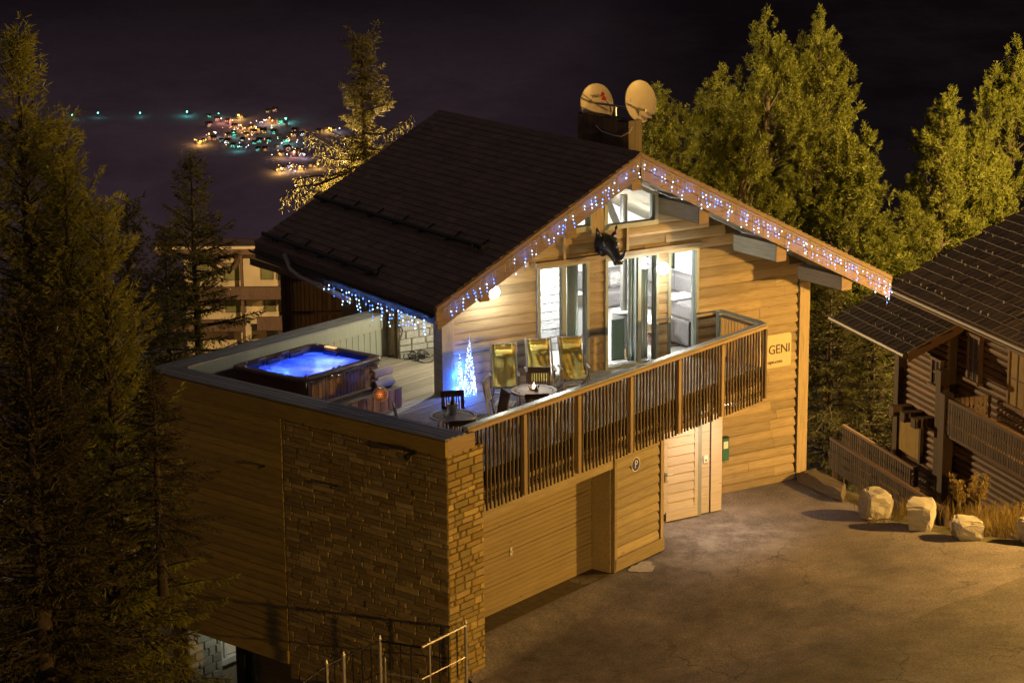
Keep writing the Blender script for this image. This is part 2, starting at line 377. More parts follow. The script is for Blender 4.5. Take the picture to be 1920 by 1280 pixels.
# ================================================================== the chalet
chalet = thing('chalet', 'timber chalet with stone corner, roof terrace and glazed gable in the centre', 'house', TF.p(-0.83, -0.19, -DECK))
K1, K2, K3 = (-0.85, -0.19), (-0.40, 8.20), (6.95, 8.12)          # outer corners of the terrace parapet (terrace frame)
WZ = 5.0                                                            # how far walls go below the deck
_d = TF.p(*K2, 0) - TF.p(*K1, 0); SIDE = Frame(TF.p(*K1, 0), math.atan2(_d.x, _d.y)); SL = _d.length   # u runs along the side wall, v outwards to the left
# SIDE.v points to the left of u, i.e. outwards
NST = [0]
def stone_field(parent, fr, u0, u1, z0, z1, face, depth, mat, ch=0.115, wl=(0.22, 0.62), seed=1, limit=9999, sgn=1, zcut=None, name='stone', g=0.006):
    """courses of split stone on plane v=face, sgn: outward direction of v"""
    rnd = random.Random(seed); z = z0; rest = MB(); row = 0
    items = []
    while z < z1 - 0.03:
        h = min(ch * rnd.uniform(0.75, 1.3), z1 - z); u = u0 - (rnd.uniform(0, 0.25) if row % 2 else 0); row += 1
        while u < u1 - 0.01:
            l = rnd.uniform(*wl); ua, ub = max(u, u0), min(u + l, u1); u += l
            if ub - ua < 0.05: continue
            if u1 - ub < 0.07: ub = u1; u = u1 + 1
            items.append((ua, ub, z, z + h, rnd.uniform(0.7, 1.0) * depth, [rnd.uniform(-0.008, 0.008) for _ in range(8)]))
        z += h
    items.sort(key=lambda t: -t[2])
    for k, (ua, ub, za, zb, d, j) in enumerate(items):
        mb = rest if NST[0] >= limit else MB()
        f0 = face; f1 = face + sgn * d; c_ = min(0.02, (ub - ua) * 0.2)
        base = [fr.p(ua + g, f0, za + g), fr.p(ub - g, f0, za + g), fr.p(ub - g, f0, zb - g), fr.p(ua + g, f0, zb - g)]
        top = [fr.p(ua + g + c_ + j[0], f1 + j[1], za + g + 0.008), fr.p(ub - g - c_ + j[2], f1 + j[3], za + g + 0.008), fr.p(ub - g - c_ + j[4], f1 + j[5], zb - g - 0.008), fr.p(ua + g + c_ + j[6], f1 + j[7], zb - g - 0.008)]
        if sgn * 1 > 0: base, top = base, top
        mb.hexa(base + top)
        if mb is not rest:
            part(name, mb, mat, parent); NST[0] += 1
    if rest.v: tag(part('stonework', rest, mat, parent), kind='stuff')
def lap_rows(parent, fr, face, sgn, z0, z1, h, bounds, holes, mat, name='board', t0=0.012, t1=0.034, seed=3, maxl=2.9):
    rnd = random.Random(seed); z = z0
    while z < z1 - 0.03:
        zt = min(z + h, z1); zm = (z + zt) / 2
        lo, hi = bounds(zt if zt > 0 else zm)
        segs = [(lo, hi)]
        for (ha, hb, hz0, hz1) in holes:
            if hz0 < zm < hz1:
                ns = []
                for (s, e) in segs:
                    if hb <= s or ha >= e: ns.append((s, e))
                    else:
                        if ha > s: ns.append((s, ha))
                        if hb < e: ns.append((hb, e))
                segs = ns
        for (s, e) in segs:
            if e - s < 0.03: continue
            cuts = [s]
            while e - cuts[-1] > maxl: cuts.append(cuts[-1] + rnd.uniform(1.2, 2.7))
            cuts.append(e)
            for x0, x1 in zip(cuts[:-1], cuts[1:]):
                j = rnd.uniform(-0.004, 0.004); mb = MB(); q = 0.002
                tq = t1; t1_ = t1
                if name == 'board' and fr is HF and z > -0.1 and x1 < 6.9: t1_ = 0.03
                hh = zt - z; prof = [(0, z), (t1_ * 0.8 + j, z), (t1_ + j, z + 0.22 * hh), (t1_ * 0.86 + j, z + 0.5 * hh), (t1_ * 0.5 + j, z + 0.82 * hh), (t0 + j, zt + 0.004), (0, zt + 0.004)]
                mb.prism([fr.p(x0 + q, face + sgn * d_, zz_) for d_, zz_ in prof], fr.u * (x1 - x0 - 2 * q))
                part(name, mb, mat, parent)
        z = zt
M['cream0'] = plain('pale plinth', (0.5, 0.42, 0.32), 0.8, nz=0.1)
# ---- side wall of the terrace block: stone towards the corner, boards beyond
SB = 4.45
sw = part('side_wall', MB().fbox(SIDE, 0.16, SB, -0.42, -0.02, -6.2, 0.62).fbox(SIDE, SB, SL - 0.02, -0.42, -0.02, -4.26, 0.62).fbox(SIDE, SB - 0.3, 5.9, -1.5, -0.9, -6.5, -4.26), M['mortar'], chalet)
stone_field(sw, TF, -0.80, 0.28, -4.9, 0.64, -0.10, 0.05, M['stone'], seed=5, sgn=-1, ch=0.125, wl=(0.16, 0.5))
pil = part('corner_pillar', MB().fbox(TF, -0.78, 0.28, -0.10, 0.34, -6.0, 0.62).fbox(TF, 0.02, 0.28, 0.30, 0.86, -6.0, 0.30), M['mortar'], chalet)
stone_field(sw, SIDE, 0.0, SB, -5.6, 0.64, -0.02, 0.024, M['stone'], seed=8, sgn=1, limit=255, ch=0.10, wl=(0.18, 0.7), g=0.004)
lap_rows(sw, SIDE, -0.02, 1, -4.26, 0.64, 0.165, lambda z: (SB + 0.01, SL), [], M['sideboards'], maxl=4, t0=0.004, t1=0.038)
part('fascia_board', MB().fbox(SIDE, -0.02, SL + 0.03, -0.02, 0.065, 0.64, 0.935), M['sideboards'], sw)
part('fascia_board', MB().fbox(SIDE, SB, SL, -0.02, 0.045, -4.55, -4.265), M['sideboards'], sw)
part('fascia_board', MB().fbox(TF, -0.84, -0.02, -0.185, -0.12, 0.64, 0.935), M['rail'], sw)
# recessed ground floor under the overhang
low = part('lower_wall', MB().fbox(SIDE, SB, 6.05, -1.45, -0.55, -6.6, -4.4), M['sideboards'], chalet)
part('lower_post', MB().fbox(SIDE, 6.12, 6.36, -0.55, -0.25, -6.6, -4.4), M['darkmetal'], chalet)
lp = part('lower_pier', MB().fbox(TF, -0.42, 0.56, 7.44, 7.9, -7.6, -4.27), M['mortar'], chalet)
stone_field(lp, TF, -0.42, 0.56, -7.4, -4.28, 7.44, 0.05, M['stoneg'], seed=31, sgn=-1, ch=0.15, wl=(0.2, 0.5))
lw = part('lower_window', MB().fbox(TF, 0.57, 0.66, 7.5, 7.58, -5.62, -4.5).fbox(TF, 0.72, 0.80, 7.5, 7.58, -5.62, -4.5).fbox(TF, 0.55, 1.5, 7.46, 7.6, -5.76, -5.63).fbox(TF, 0.55, 1.5, 7.46, 7.6, -4.58, -4.5), M['white'], chalet)
part('pane', MB().fbox(TF, 0.57, 1.5, 7.61, 7.63, -5.62, -4.5), emit('dim lit pane', (0.9, 0.75, 0.5), 0.12), lw)
part('lower_plinth', MB().fbox(TF, 0.57, 1.5, 7.55, 7.8, -7.6, -5.77), M['cream0'], chalet)
part('overhang_ceiling', MB().fbox(SIDE, SB, SL, -2.6, -0.44, -4.36, -4.28), M['core'], chalet)
# ---- coping boards
cp_ = part('coping', MB().fbox(SIDE, 0.02, SL - 0.02, -0.46, 0.02, 0.938, 0.950), M['core'], chalet)
def quadboard(fr, pts, z0, z1):
    return MB().hexa([fr.p(x, y, z0) for x, y in pts] + [fr.p(x, y, z1) for x, y in pts])
nb = 4; cw = 0.60
for k in range(nb):
    w0, w1 = 0.07 - cw * k / nb, 0.07 - cw * (k + 1) / nb + 0.02
    for s0, s1 in ((-0.03, 2.9 + 0.2 * k), (2.906 + 0.2 * k, 5.8 - 0.3 * k), (5.806 - 0.3 * k, SL + 0.06)):
        part('coping_board', quadboard(SIDE, [(s0 + (0 if s0 > 0 else 0), w1), (s1, w1), (s1, w0), (s0, w0)], 0.955 - 0.0 * k, 0.99 + 0.002 * (k % 2)), M['cap'], cp_)
_d2 = TF.p(*K3, 0) - TF.p(*K2, 0); BACK = Frame(TF.p(*K2, 0), math.atan2(_d2.x, _d2.y)); BL = _d2.length   # v points outwards (away)
bp = part('back_parapet', MB().fbox(BACK, 0.3, BL, -0.42, -0.06, -0.3, 0.62).fbox(BACK, 0.3, BL, -0.44, -0.04, 0.62, 0.95), M['core'], chalet)
for k in range(nb):
    w0, w1 = 0.05 - 0.58 * k / nb, 0.05 - 0.58 * (k + 1) / nb + 0.02
    part('coping_board', quadboard(BACK, [(0.1 + 0.5 * (k + 1) / nb * 1.0, w1), (BL + 0.02, w1), (BL + 0.02, w0), (0.1 + 0.5 * k / nb, w0)], 0.957, 0.993 + 0.002 * (k % 2)), M['capB'], bp)
part('fascia_board', MB().fbox(BACK, 0.46, BL, -0.50, -0.445, 0.66, 0.955), M['panel'], bp)
u = 0.5
while u < BL - 0.05:
    part('panel_board', MB().fbox(BACK, u + 0.008, min(u + 0.192, BL), -0.462, -0.422, 0.0, 0.66), M['panel'], bp); u += 0.2
# ---- deck
ua_, va_ = 4.40, 4.16; dirA = (HF.u.dot(TF.u), HF.u.dot(TF.v))
def gable_u(v): return ua_ + (v - va_) / dirA[1] * dirA[0]
deck = part('deck', MB().add([TF.p(*q, -0.32) for q in ((0.0, 0.06), (10.5, 0.06), (10.4, 1.9), (7.4, 7.9), (0.0, 7.9))] + [TF.p(*q, -0.035) for q in ((0.0, 0.06), (10.5, 0.06), (10.4, 1.9), (7.4, 7.9), (0.0, 7.9))],
    [(4, 3, 2, 1, 0), (5, 6, 7, 8, 9), (0, 1, 6, 5), (1, 2, 7, 6), (2, 3, 8, 7), (3, 4, 9, 8), (4, 0, 5, 9)]), M['core'], chalet)
v = 0.09; k = 0
while v < 7.75:
    ue = min(gable_u(v) + 0.05, 10.45) if v < 4.2 else 7.2
    if v < 2.2: ue = min(ue, 10.45)
    cuts = [0.02 if v < 7 else 0.1]
    while ue - cuts[-1] > 4.5: cuts.append(cuts[-1] + random.uniform(2.2, 4.0))
    cuts.append(ue)
    for x0, x1 in zip(cuts[:-1], cuts[1:]):
        part('deck_board', MB().fbox(TF, x0 + 0.002, x1 - 0.002, v + 0.004, v + 0.136, -0.03, random.uniform(-0.003, 0.002)), M['deck'], deck)
    v += 0.142; k += 1
# ---- balcony railing
RL = 10.63
rl = part('railing', MB().fbox(TF, 0.0, RL, 0.05, 0.11, 0.845, 0.895).fbox(TF, 0.0, RL, 0.05, 0.11, -0.68, -0.60).fbox(TF, -0.02, RL, 0.06, 0.12, -0.36, -0.06), M['slat'], chalet)
part('handrail', MB().fbox(TF, -0.04, RL + 0.05, -0.03, 0.12, 0.955, 0.995), plain('weathered handrail', (0.30, 0.30, 0.275), 0.35, nz=0.3, scale=5), rl)
part('front_board', MB().fbox(TF, -0.05, RL + 0.03, -0.05, -0.004, 0.88, 0.95), M['rail'], rl)
posts_u = [1.70, 3.48, 5.31, 7.10, 8.80]
for pu in posts_u: part('post', MB().fbox(TF, pu - 0.05, pu + 0.05, -0.06, 0.045, -0.76, 0.862), M['post'], rl)
part('post', MB().fbox(TF, RL - 0.05, RL + 0.02, -0.05, 0.05, -0.74, 0.862), M['slat'], rl)
rnd = random.Random(4)
def slat_mesh(i):
    mb = MB(); n = 9; th = 0.015; pts0 = []; pts1 = []
    for k in range(n + 1):
        z = -0.79 + rnd.uniform(-0.007, 0.007) * (k == 0) + (0.86 + 0.79) * k / n
        w = rnd.uniform(-0.005, 0.005) + 0.003 * math.sin(k * 1.1 + i)
        pts0.append((w, z)); pts1.append((0.040 + rnd.uniform(-0.006, 0.006), z))
    poly = [(p[0], p[1]) for p in pts0] + [(p[0], p[1]) for p in reversed(pts1)]
    return [(x, z) for x, z in poly], th
shapes = [slat_mesh(i) for i in range(7)]
us = 0.06; sl_meshes = []
for sh, th in shapes:
    mb = MB(); mb.prism([TF.u * (-th) + TF.v * (x - 0.02) + Vector((0, 0, z)) for x, z in sh], TF.u * (2 * th)); sl_meshes.append(mb.mesh('baluster', M['slat']))
while us < RL - 0.06:
    if all(abs(us - p) > 0.075 for p in posts_u):
        o = link('baluster', rnd.choice(sl_meshes), rl); o.location = TF.p(us + rnd.uniform(-0.008, 0.008), 0, 0)
        o.matrix_parent_inverse = Matrix.Identity(4)
    us += 0.120
# short return of the railing back to the wall
r0 = HF.p(7.29, -1.74, 0)
rr = part('return_railing', MB().fbox(HF, 7.23, 7.29, -1.66, -0.02, 0.845, 0.9).fbox(HF, 7.23, 7.29, -1.66, -0.02, -0.32, -0.05), M['slat'], chalet)
part('handrail', MB().fbox(HF, 7.18, 7.36, -1.62, -0.0, 0.955, 0.995), M['frame'], rr)
part('post', MB().fbox(HF, 7.19, 7.33, -0.16, -0.04, 0.0, 0.95), M['frame'], rr)
for k in range(12):
    part('baluster', MB().fbox(HF, 7.22, 7.30, -1.55 + k * 0.118, -1.515 + k * 0.118, -0.3, 0.85), M['post'], rr)
# ---- gable wall
AR, SLP, SRP, RZ = 3.82, 0.534, 0.489, 5.17                # ridge position, roof slopes, ridge height
def roofz(u): return RZ - (AR - u) * SLP if u < AR else RZ - (u - AR) * SRP
THK = 0.42
WIN = [(2.31, 3.67, 0.0, 2.57), (4.10, 5.56, 0.0, 2.55), (5.83, 6.69, 0.0, 2.54)]
UPW = (4.10, 5.44, 3.24); TRI = (2.95, 3.70, 3.22)
W1 = 9.88
def gbounds(z):
    lo, hi = 0.0, W1
    zz = z + THK + 0.02
    if z > 0:
        lo = max(lo, AR - (RZ - zz) / SLP); hi = min(hi, AR + (RZ - zz) / SRP)
    return lo, hi
holes = WIN + [(4.04, 5.5, 3.16, 9), (2.95, 3.74, 3.22, 9)]
gw = MB()
def pier(u0, u1, z0, z1):            # wall core piece, top cut to the roof slope
    t0, t1 = min(z1, roofz(u0) - THK), min(z1, roofz(u1) - THK)
    if min(t0, t1) <= z0 + 0.01: return
    gw.hexa([HF.p(u0, 0.012, z0), HF.p(u1, 0.012, z0), HF.p(u1, 0.24, z0), HF.p(u0, 0.24, z0), HF.p(u0, 0.012, t0), HF.p(u1, 0.012, t1), HF.p(u1, 0.24, t1), HF.p(u0, 0.24, t0)])
pier(0.0, W1, -3.47, 0.0)
xs = [0.0, 2.31, 3.67, 4.10, 5.56, 5.83, 6.69, W1]
for i in (0, 2, 4, 6):
    uu = np.linspace(xs[i], xs[i + 1], 6)
    for p, q in zip(uu[:-1], uu[1:]): pier(p, q, 0, 2.56)
uu = sorted(set(list(np.linspace(0, 2.95, 8)) + [2.95, 3.74, 3.82, 4.04, 5.5] + list(np.linspace(5.5, W1, 10))))
for p, q in zip(uu[:-1], uu[1:]):
    if 2.94 < p < 3.73: pier(p, q, 2.56, 3.22)
    elif 4.03 < p < 5.49: pier(p, q, 2.56, 3.20)
    else: pier(p, q, 2.56, 9)
gwall = part('gable_wall', gw, M['core'], chalet)
lap_rows(gwall, HF, 0.012, -1, -3.30, 5.0, 0.232, gbounds, holes + [(0, 6.62, -3.5, -0.35)], M['siding'], seed=6, t0=0.004, t1=0.062)
part('skirting_board', MB().fbox(HF, 6.5, 9.62, -0.07, 0.012, -3.47, -3.305), M['siding'], gwall)
part('corner_trim', MB().fbox(HF, 9.64, W1 + 0.06, -0.09, 0.02, -3.44, 1.35), M['trim'], gwall)
part('shadow_strip', MB().fbox(HF, 9.60, 9.645, -0.05, 0.01, -3.44, 1.45), M['darkmetal'], gwall)
part('corner_post', MB().fbox(HF, -0.14, 0.08, -0.07, 0.30, 0.0, 2.0), M['beam'], gwall)
part('trim_strip', MB().fbox(HF, 0.085, 0.17, -0.06, 0.0, 0.0, 2.05), M['trim'], gwall)
for uu, z0, z1 in ((3.0, 2.6, 3.2), (4.68, 2.6, 3.19), (3.07 - 1.05, 2.6, 3.05)):
    part('trim_strip', MB().fbox(HF, uu - 0.03, uu + 0.03, -0.078, -0.02, z0, z1), M['trim'], gwall)
part('centre_post', MB().fbox(HF, 3.72, 4.02, -0.09, 0.1, 3.1, 4.62), M['trim'], gwall)
part('head_board', MB().fbox(HF, 2.25, 6.74, -0.10, -0.02, 2.56, 2.66), M['siding'], gwall)
# windows
def window(u0, u1, z0, z1, mull=None, dark=False):
    fm = M['frame']
    w_ = part('window', MB().fbox(HF, u0, u0 + 0.07, -0.05, 0.14, z0, z1).fbox(HF, u1 - 0.07, u1, -0.05, 0.14, z0, z1).fbox(HF, u0 + 0.07, u1 - 0.07, -0.05, 0.14, z1 - 0.07, z1).fbox(HF, u0 + 0.07, u1 - 0.07, -0.05, 0.14, z0, z0 + 0.05), fm, chalet)
    prev = u0 + 0.07
    for mu in (mull or []) + [u1 - 0.02]:
        part('pane', MB().fbox(HF, prev + 0.012, mu - 0.052, 0.05, 0.062, z0 + 0.07, z1 - 0.09), M['glass'], w_)
        if mu < u1 - 0.03: part('mullion', MB().fbox(HF, mu - 0.045, mu + 0.045, -0.02, 0.12, z0 + 0.05, z1 - 0.07), fm, w_)
        prev = mu + 0.05
    return w_
window(*WIN[0], mull=[3.02]); window(*WIN[1], mull=[5.05]); window(*WIN[2])
# upper trapezium window and small triangle window
def poly_window(pts, parent):
    c_ = sum(((Vector((p[0], 0, p[1]))) for p in pts), Vector()) / len(pts)
    inn = [(c_.x + (p[0] - c_.x) * 0.88, c_.z + (p[1] - c_.z) * 0.80) for p in pts]
    mb = MB(); k = len(pts)
    ring = [HF.p(x, -0.09, z) for x, z in pts] + [HF.p(x, -0.09, z) for x, z in inn] + [HF.p(x, 0.12, z) for x, z in pts] + [HF.p(x, 0.12, z) for x, z in inn]
    fs = []
    for i in range(k):
        j = (i + 1) % k
        fs += [(i, j, k + j, k + i), (2 * k + i, 3 * k + i, 3 * k + j, 2 * k + j), (i, 2 * k + i, 2 * k + j, j), (k + i, k + j, 3 * k + j, 3 * k + i)]
    mb.add(ring, fs); w_ = part('gable_window', mb, M['frame'], parent)
    g = MB(); g.prism([HF.p(x, 0.03, z) for x, z in inn], HF.v * 0.012); part('pane', g, M['glass'], w_)
    return w_
poly_window([(4.04, 3.19), (5.5, 3.19), (5.5, roofz(5.5) - THK - 0.04), (4.06, roofz(4.06) - THK - 0.04)], chalet)
poly_window([(2.97, 3.22), (3.72, 3.22), (3.72, roofz(3.72) - THK - 0.06), (2.97, roofz(2.97) - THK - 0.06)], chalet)
# ---- roof
D0, DB = -1.75, 6.75
LE, RE = -1.22, 10.95
def slab(u0, u1, z0, z1, t0, t1, d0, d1):
    mb = MB(); q = []
    for off in (t1, t0):
        q += [HF.p(u0, d0, z0 - off), HF.p(u1, d0, z1 - off), HF.p(u1, d1, z1 - off), HF.p(u0, d1, z0 - off)]
    return mb.hexa(q)
rb = slab(LE, AR, roofz(LE), RZ, 0.06, THK - 0.03, D0 + 0.06, DB)
rb2 = slab(AR, RE, RZ, roofz(RE), 0.06, THK - 0.03, D0 + 0.06, DB)
rb.add(rb2.v, rb2.f); roof = part('roof', rb, M['soffit'], chalet)
sh = MB(); rnd = random.Random(9)
for side in (0, 1):
    Ls = (AR - LE) if side == 0 else (RE - AR); s = SLP if side == 0 else SRP
    nrow = int(Ls / 0.17)
    for r in range(nrow + 1):
        ua = r * 0.17 - 0.03; d = D0 - 0.035 + rnd.uniform(-0.012, 0.02) - (0.2 if r % 2 else 0) * 0
        first = True
        while d < DB + 0.03:
            wd = rnd.uniform(0.18, 0.42) if not first else rnd.uniform(0.1, 0.4); d1 = min(d + wd, DB + 0.05); first = False
            lo, hi = ua, min(ua + 0.25, Ls + 0.0)
            lift = rnd.uniform(0.0, 0.014)
            def pt(t, dd, up):      # t measured from the eave upwards
                x = (LE + t) if side == 0 else (RE - t)
                return HF.p(x, dd, roofz(x) + up)
            b0, b1 = -0.008 + lift, -0.035
            mbq = [pt(lo, d + 0.003, b0 - 0.03), pt(lo, d1 - 0.003, b0 - 0.03), pt(hi, d1 - 0.003, b1 - 0.02), pt(hi, d + 0.003, b1 - 0.02),
                   pt(lo, d + 0.003, b0), pt(lo, d1 - 0.003, b0), pt(hi, d1 - 0.003, b1), pt(hi, d + 0.003, b1)]
            sh.hexa(mbq if side == 0 else mbq); d = d1
tag(part('shingles', sh, M['shingle'], roof), kind='stuff')
part('ridge_cap', MB().hexa([HF.p(AR - 0.16, D0 - 0.04, RZ - 0.10), HF.p(AR + 0.16, D0 - 0.04, RZ - 0.10), HF.p(AR + 0.16, DB + 0.04, RZ - 0.10), HF.p(AR - 0.16, DB + 0.04, RZ - 0.10),
                             HF.p(AR - 0.01, D0 - 0.04, RZ + 0.005), HF.p(AR + 0.01, D0 - 0.04, RZ + 0.005), HF.p(AR + 0.01, DB + 0.04, RZ + 0.005), HF.p(AR - 0.01, DB + 0.04, RZ + 0.005)]), M['shingle'], roof)
def verge(u0, u1, o0, o1, d0, d1, name, mat):   # board that follows the slope; o0,o1 depth below the roof line
    q = [HF.p(u0, d0, roofz(u0) - o1), HF.p(u1, d0, roofz(u1) - o1), HF.p(u1, d1, roofz(u1) - o1), HF.p(u0, d1, roofz(u0) - o1),
         HF.p(u0, d0, roofz(u0) - o0), HF.p(u1, d0, roofz(u1) - o0), HF.p(u1, d1, roofz(u1) - o0), HF.p(u0, d1, roofz(u0) - o0)]
    return part(name, MB().hexa(q), mat, roof)
for (x0, x1) in ((LE - 0.02, AR - 0.003), (AR + 0.003, RE + 0.02)):
    verge(x0, x1, 0.045, 0.115, D0 - 0.05, D0 + 0.06, 'verge_batten', M['fascia'])
    mid = x0 + (x1 - x0) * random.uniform(0.45, 0.6)
    for p, q in ((x0, mid - 0.003), (mid + 0.003, x1)):
        verge(p, q, 0.118, 0.335, D0 - 0.02, D0 + 0.055, 'verge_board', M['fascia'])
    verge(x0 + 0.04, x1, 0.338, 0.56, D0 + 0.012, D0 + 0.075, 'verge_board', M['fascia'])
# purlin ends carrying the overhang
for pu, hh, ww in ((AR, 0.26, 0.22), (5.62, 0.36, 0.24), (7.80, 0.38, 0.26), (9.74, 0.32, 0.28), (2.15, 0.3, 0.22), (0.0, 0.26, 0.2)):
    zt = roofz(pu) - THK - (0.1 if pu == AR else 0.02) - abs(ww / 2 * SRP)
    pb = part('purlin', MB().fbox(HF, pu - ww / 2, pu + ww / 2, D0 + 0.16, 0.0, zt - hh, zt), M['beam'], roof)
    part('purlin_end', MB().fbox(HF, pu - ww / 2 - 0.012, pu + ww / 2 + 0.012, D0 + 0.12, D0 + 0.158, zt - hh - 0.01, zt + 0.0), M['fascia'], roof)
# eave board, gutter, snow bars, downpipe
part('eave_board', MB().fbox(HF, LE - 0.03, LE + 0.01, D0 + 0.02, DB, roofz(LE) - 0.42, roofz(LE) - 0.05), M['shingle'], roof)
g = MB(); npt = 8
gp = [(LE - 0.10 + 0.085 * math.cos(t), roofz(LE) - 0.20 + 0.085 * math.sin(t)) for t in np.linspace(math.pi, 2 * math.pi, npt)]
gi = [(LE - 0.10 + 0.072 * math.cos(t), roofz(LE) - 0.20 + 0.072 * math.sin(t)) for t in np.linspace(2 * math.pi, math.pi, npt)]
g.prism([HF.p(x, D0 + 0.05, z) for x, z in gp + gi], HF.v * (DB - D0)); part('gutter', g, M['darkmetal'], roof)
def snowbar(t, d0, d1):
    x = LE + t; z = roofz(x)
    sb = part('snow_bar', MB().tube([HF.p(x, d0, z + 0.11), HF.p(x, d1, z + 0.11)], 0.055, 8), M['darkmetal'], roof)
    d = d0 + 0.3
    while d < d1:
        part('snow_bar_hook', MB().tube([HF.p(x + 0.32, d, z + 0.32 * SLP + 0.02), HF.p(x + 0.05, d, z + 0.04), HF.p(x - 0.09, d, z + 0.04), HF.p(x - 0.10, d, z + 0.16)], 0.018, 5), M['darkmetal'], sb); d += 1.15
snowbar(1.52, -1.1, 6.6)
snowbar(0.12, 1.0, 6.6)
part('downpipe', MB().tube([HF.p(LE - 0.16, 4.9, roofz(LE) - 0.02), HF.p(LE - 0.16, 4.6, roofz(LE) - 0.32), HF.p(LE - 0.12, 4.2, roofz(LE) - 0.42), HF.p(LE + 0.05, 2.2, roofz(LE) - 0.62)], 0.06, 8), M['zinc'], roof, smooth=True)
part('right_wall', MB().fbox(HF, W1 - 0.24, W1 - 0.001, 0.24, 6.4, -3.47, 1.6), M['siding'], chalet)
part('rear_wall', MB().fbox(HF, 0.9, W1 - 0.25, 6.2, 6.4, -3.47, 2.4), M['siding'], chalet)
lwall = part('left_wall', MB().fbox(HF, 0.72, 0.92, 3.62, 6.2, -3.47, 2.6).fbox(HF, 1.9, 2.1, 0.24, 3.5, -0.02, 3.0), M['siding'], chalet)
# stone wall of the covered corner
bsw = part('corner_stone_wall', MB().fbox(HF, 0.74, 2.6, 3.5, 3.62, -0.02, 2.7), M['mortar'], chalet)
stone_field(bsw, HF, 0.76, 1.86, 0.0, 2.6, 3.5, 0.05, M['stoneg'], seed=12, sgn=-1, ch=0.15, wl=(0.25, 0.6), limit=9999)
# ---- garage front
fac = part('garage_front', MB().fbox(TF, 5.26, 7.04, 0.40, 0.9, -3.47, -0.36).fbox(TF, 0.28, 5.26, 0.42, 0.86, -1.0, -0.36).fbox(TF, 6.9, 7.05, 0.9, 3.2, -3.47, -0.36), M['core'], chalet)
lap_rows(fac, TF, 0.40, -1, -3.16, -0.45, 0.212, lambda z: (5.34, 6.93), [], M['facade'], seed=16, t0=0.004, t1=0.062)
part('skirting_board', MB().fbox(TF, 5.28, 7.10, 0.315, 0.40, -3.44, -3.165), M['facade'], fac)
part('corner_trim', MB().fbox(TF, 5.245, 5.335, 0.33, 0.42, -3.46, -0.4), M['facade'], fac)
part('corner_trim', MB().fbox(TF, 6.98, 7.09, 0.335, 0.90, -3.165, -0.4), M['trim'], fac)
part('shadow_strip', MB().fbox(TF, 6.935, 6.978, 0.36, 0.41, -3.165, -0.4), M['darkmetal'], fac)
part('header_board', MB().fbox(TF, 0.29, 5.24, 0.36, 0.42, -1.16, -0.42), M['facade'], fac)
part('reveal', MB().fbox(TF, 5.19, 5.24, 0.42, 0.88, -3.46, -1.0), M['facade'], fac)
gd = part('garage_door', MB().fbox(TF, 0.30, 5.2, 0.925, 0.98, -3.46, -1.0), M['core'], chalet)
z = -3.455; bi = 0; hb = 0.0985
while z < -1.02:
    gap = 0.014 if bi % 6 == 5 else 0.006
    part('door_board', MB().fbox(TF, 0.31, 5.19, 0.885 + 0.002 * (bi % 2), 0.925, z, z + hb - gap), M['garage'], gd); z += hb; bi += 1
hp_ = onpl(958, 1033, TF.p(0, 0.88, 0), TF.v); hu, hv, hz = toT(hp_)
part('handle_plate', MB().fbox(TF, hu - 0.03, hu + 0.03, 0.868, 0.885, hz - 0.085, hz + 0.085).fbox(TF, hu - 0.012, hu + 0.012, 0.84, 0.868, hz - 0.012, hz + 0.012), M['white'], gd)
part('threshold', MB().fbox(TF, 0.30, 5.24, 0.36, 0.90, -3.52, -3.462), plain('worn threshold', (0.10, 0.075, 0.04), 0.85, nz=0.4), chalet)
# ---- entrance
ent = part('entrance_wall', MB().fbox(HF, 4.4, 6.6, -1.04, -0.82, -3.47, -0.36).fbox(HF, 6.42, 6.6, -0.82, 0.0, -3.47, -0.36), M['core'], chalet)
dr = part('entrance_door', MB().fbox(HF, 4.96, 5.92, -1.085, -1.04, -3.45, -1.35), M['doorwood'], chalet)
part('stile', MB().fbox(HF, 4.96, 5.07, -1.115, -1.086, -3.45, -1.35), M['doorwood'], dr)
part('stile', MB().fbox(HF, 5.82, 5.92, -1.115, -1.086, -3.45, -1.35), M['doorwood'], dr)
part('bottom_rail', MB().fbox(HF, 5.02, 5.90, -1.135, -1.087, -3.44, -3.22), M['doorwood'], dr)
z = -3.215
while z < -1.4:
    zz = min(z + 0.215, -1.36)
    part('door_board', MB().hexa([HF.p(5.075, -1.086, z), HF.p(5.815, -1.086, z), HF.p(5.815, -1.116, z), HF.p(5.075, -1.116, z), HF.p(5.075, -1.086, zz - 0.004), HF.p(5.815, -1.086, zz - 0.004), HF.p(5.815, -1.094, zz - 0.004), HF.p(5.075, -1.094, zz - 0.004)]), M['doorwood'], dr); z = zz
part('door_handle', MB().fbox(HF, 4.985, 5.03, -1.13, -1.116, -2.50, -2.28).tube([HF.p(5.007, -1.13, -2.33), HF.p(5.007, -1.19, -2.33), HF.p(5.16, -1.19, -2.33)], 0.012, 6), M['metal'], dr)
part('hinge_shoe', MB().fbox(HF, 4.95, 5.015, -1.125, -1.116, -3.43, -3.26), M['darkmetal'], dr)
part('jamb', MB().fbox(HF, 5.935, 6.03, -1.10, -1.03, -3.47, -1.0), M['frame'], ent)
part('jamb', MB().fbox(HF, 4.84, 4.945, -1.10, -1.03, -3.47, -1.0), M['doorwood'], ent)
z = -3.45; k = 0
while z < -1.0:
    part('side_board', MB().fbox(HF, 6.05, 6.27, -1.075, -1.04, z + 0.003, z + 0.213), M['doorwood'], ent); z += 0.216
part('shadow_strip', MB().fbox(HF, 6.275, 6.31, -1.06, -1.04, -3.47, -1.0), M['darkmetal'], ent)
part('corner_trim', MB().fbox(HF, 6.312, 6.62, -1.085, -1.0, -3.45, -1.0), M['doorwood'], ent)
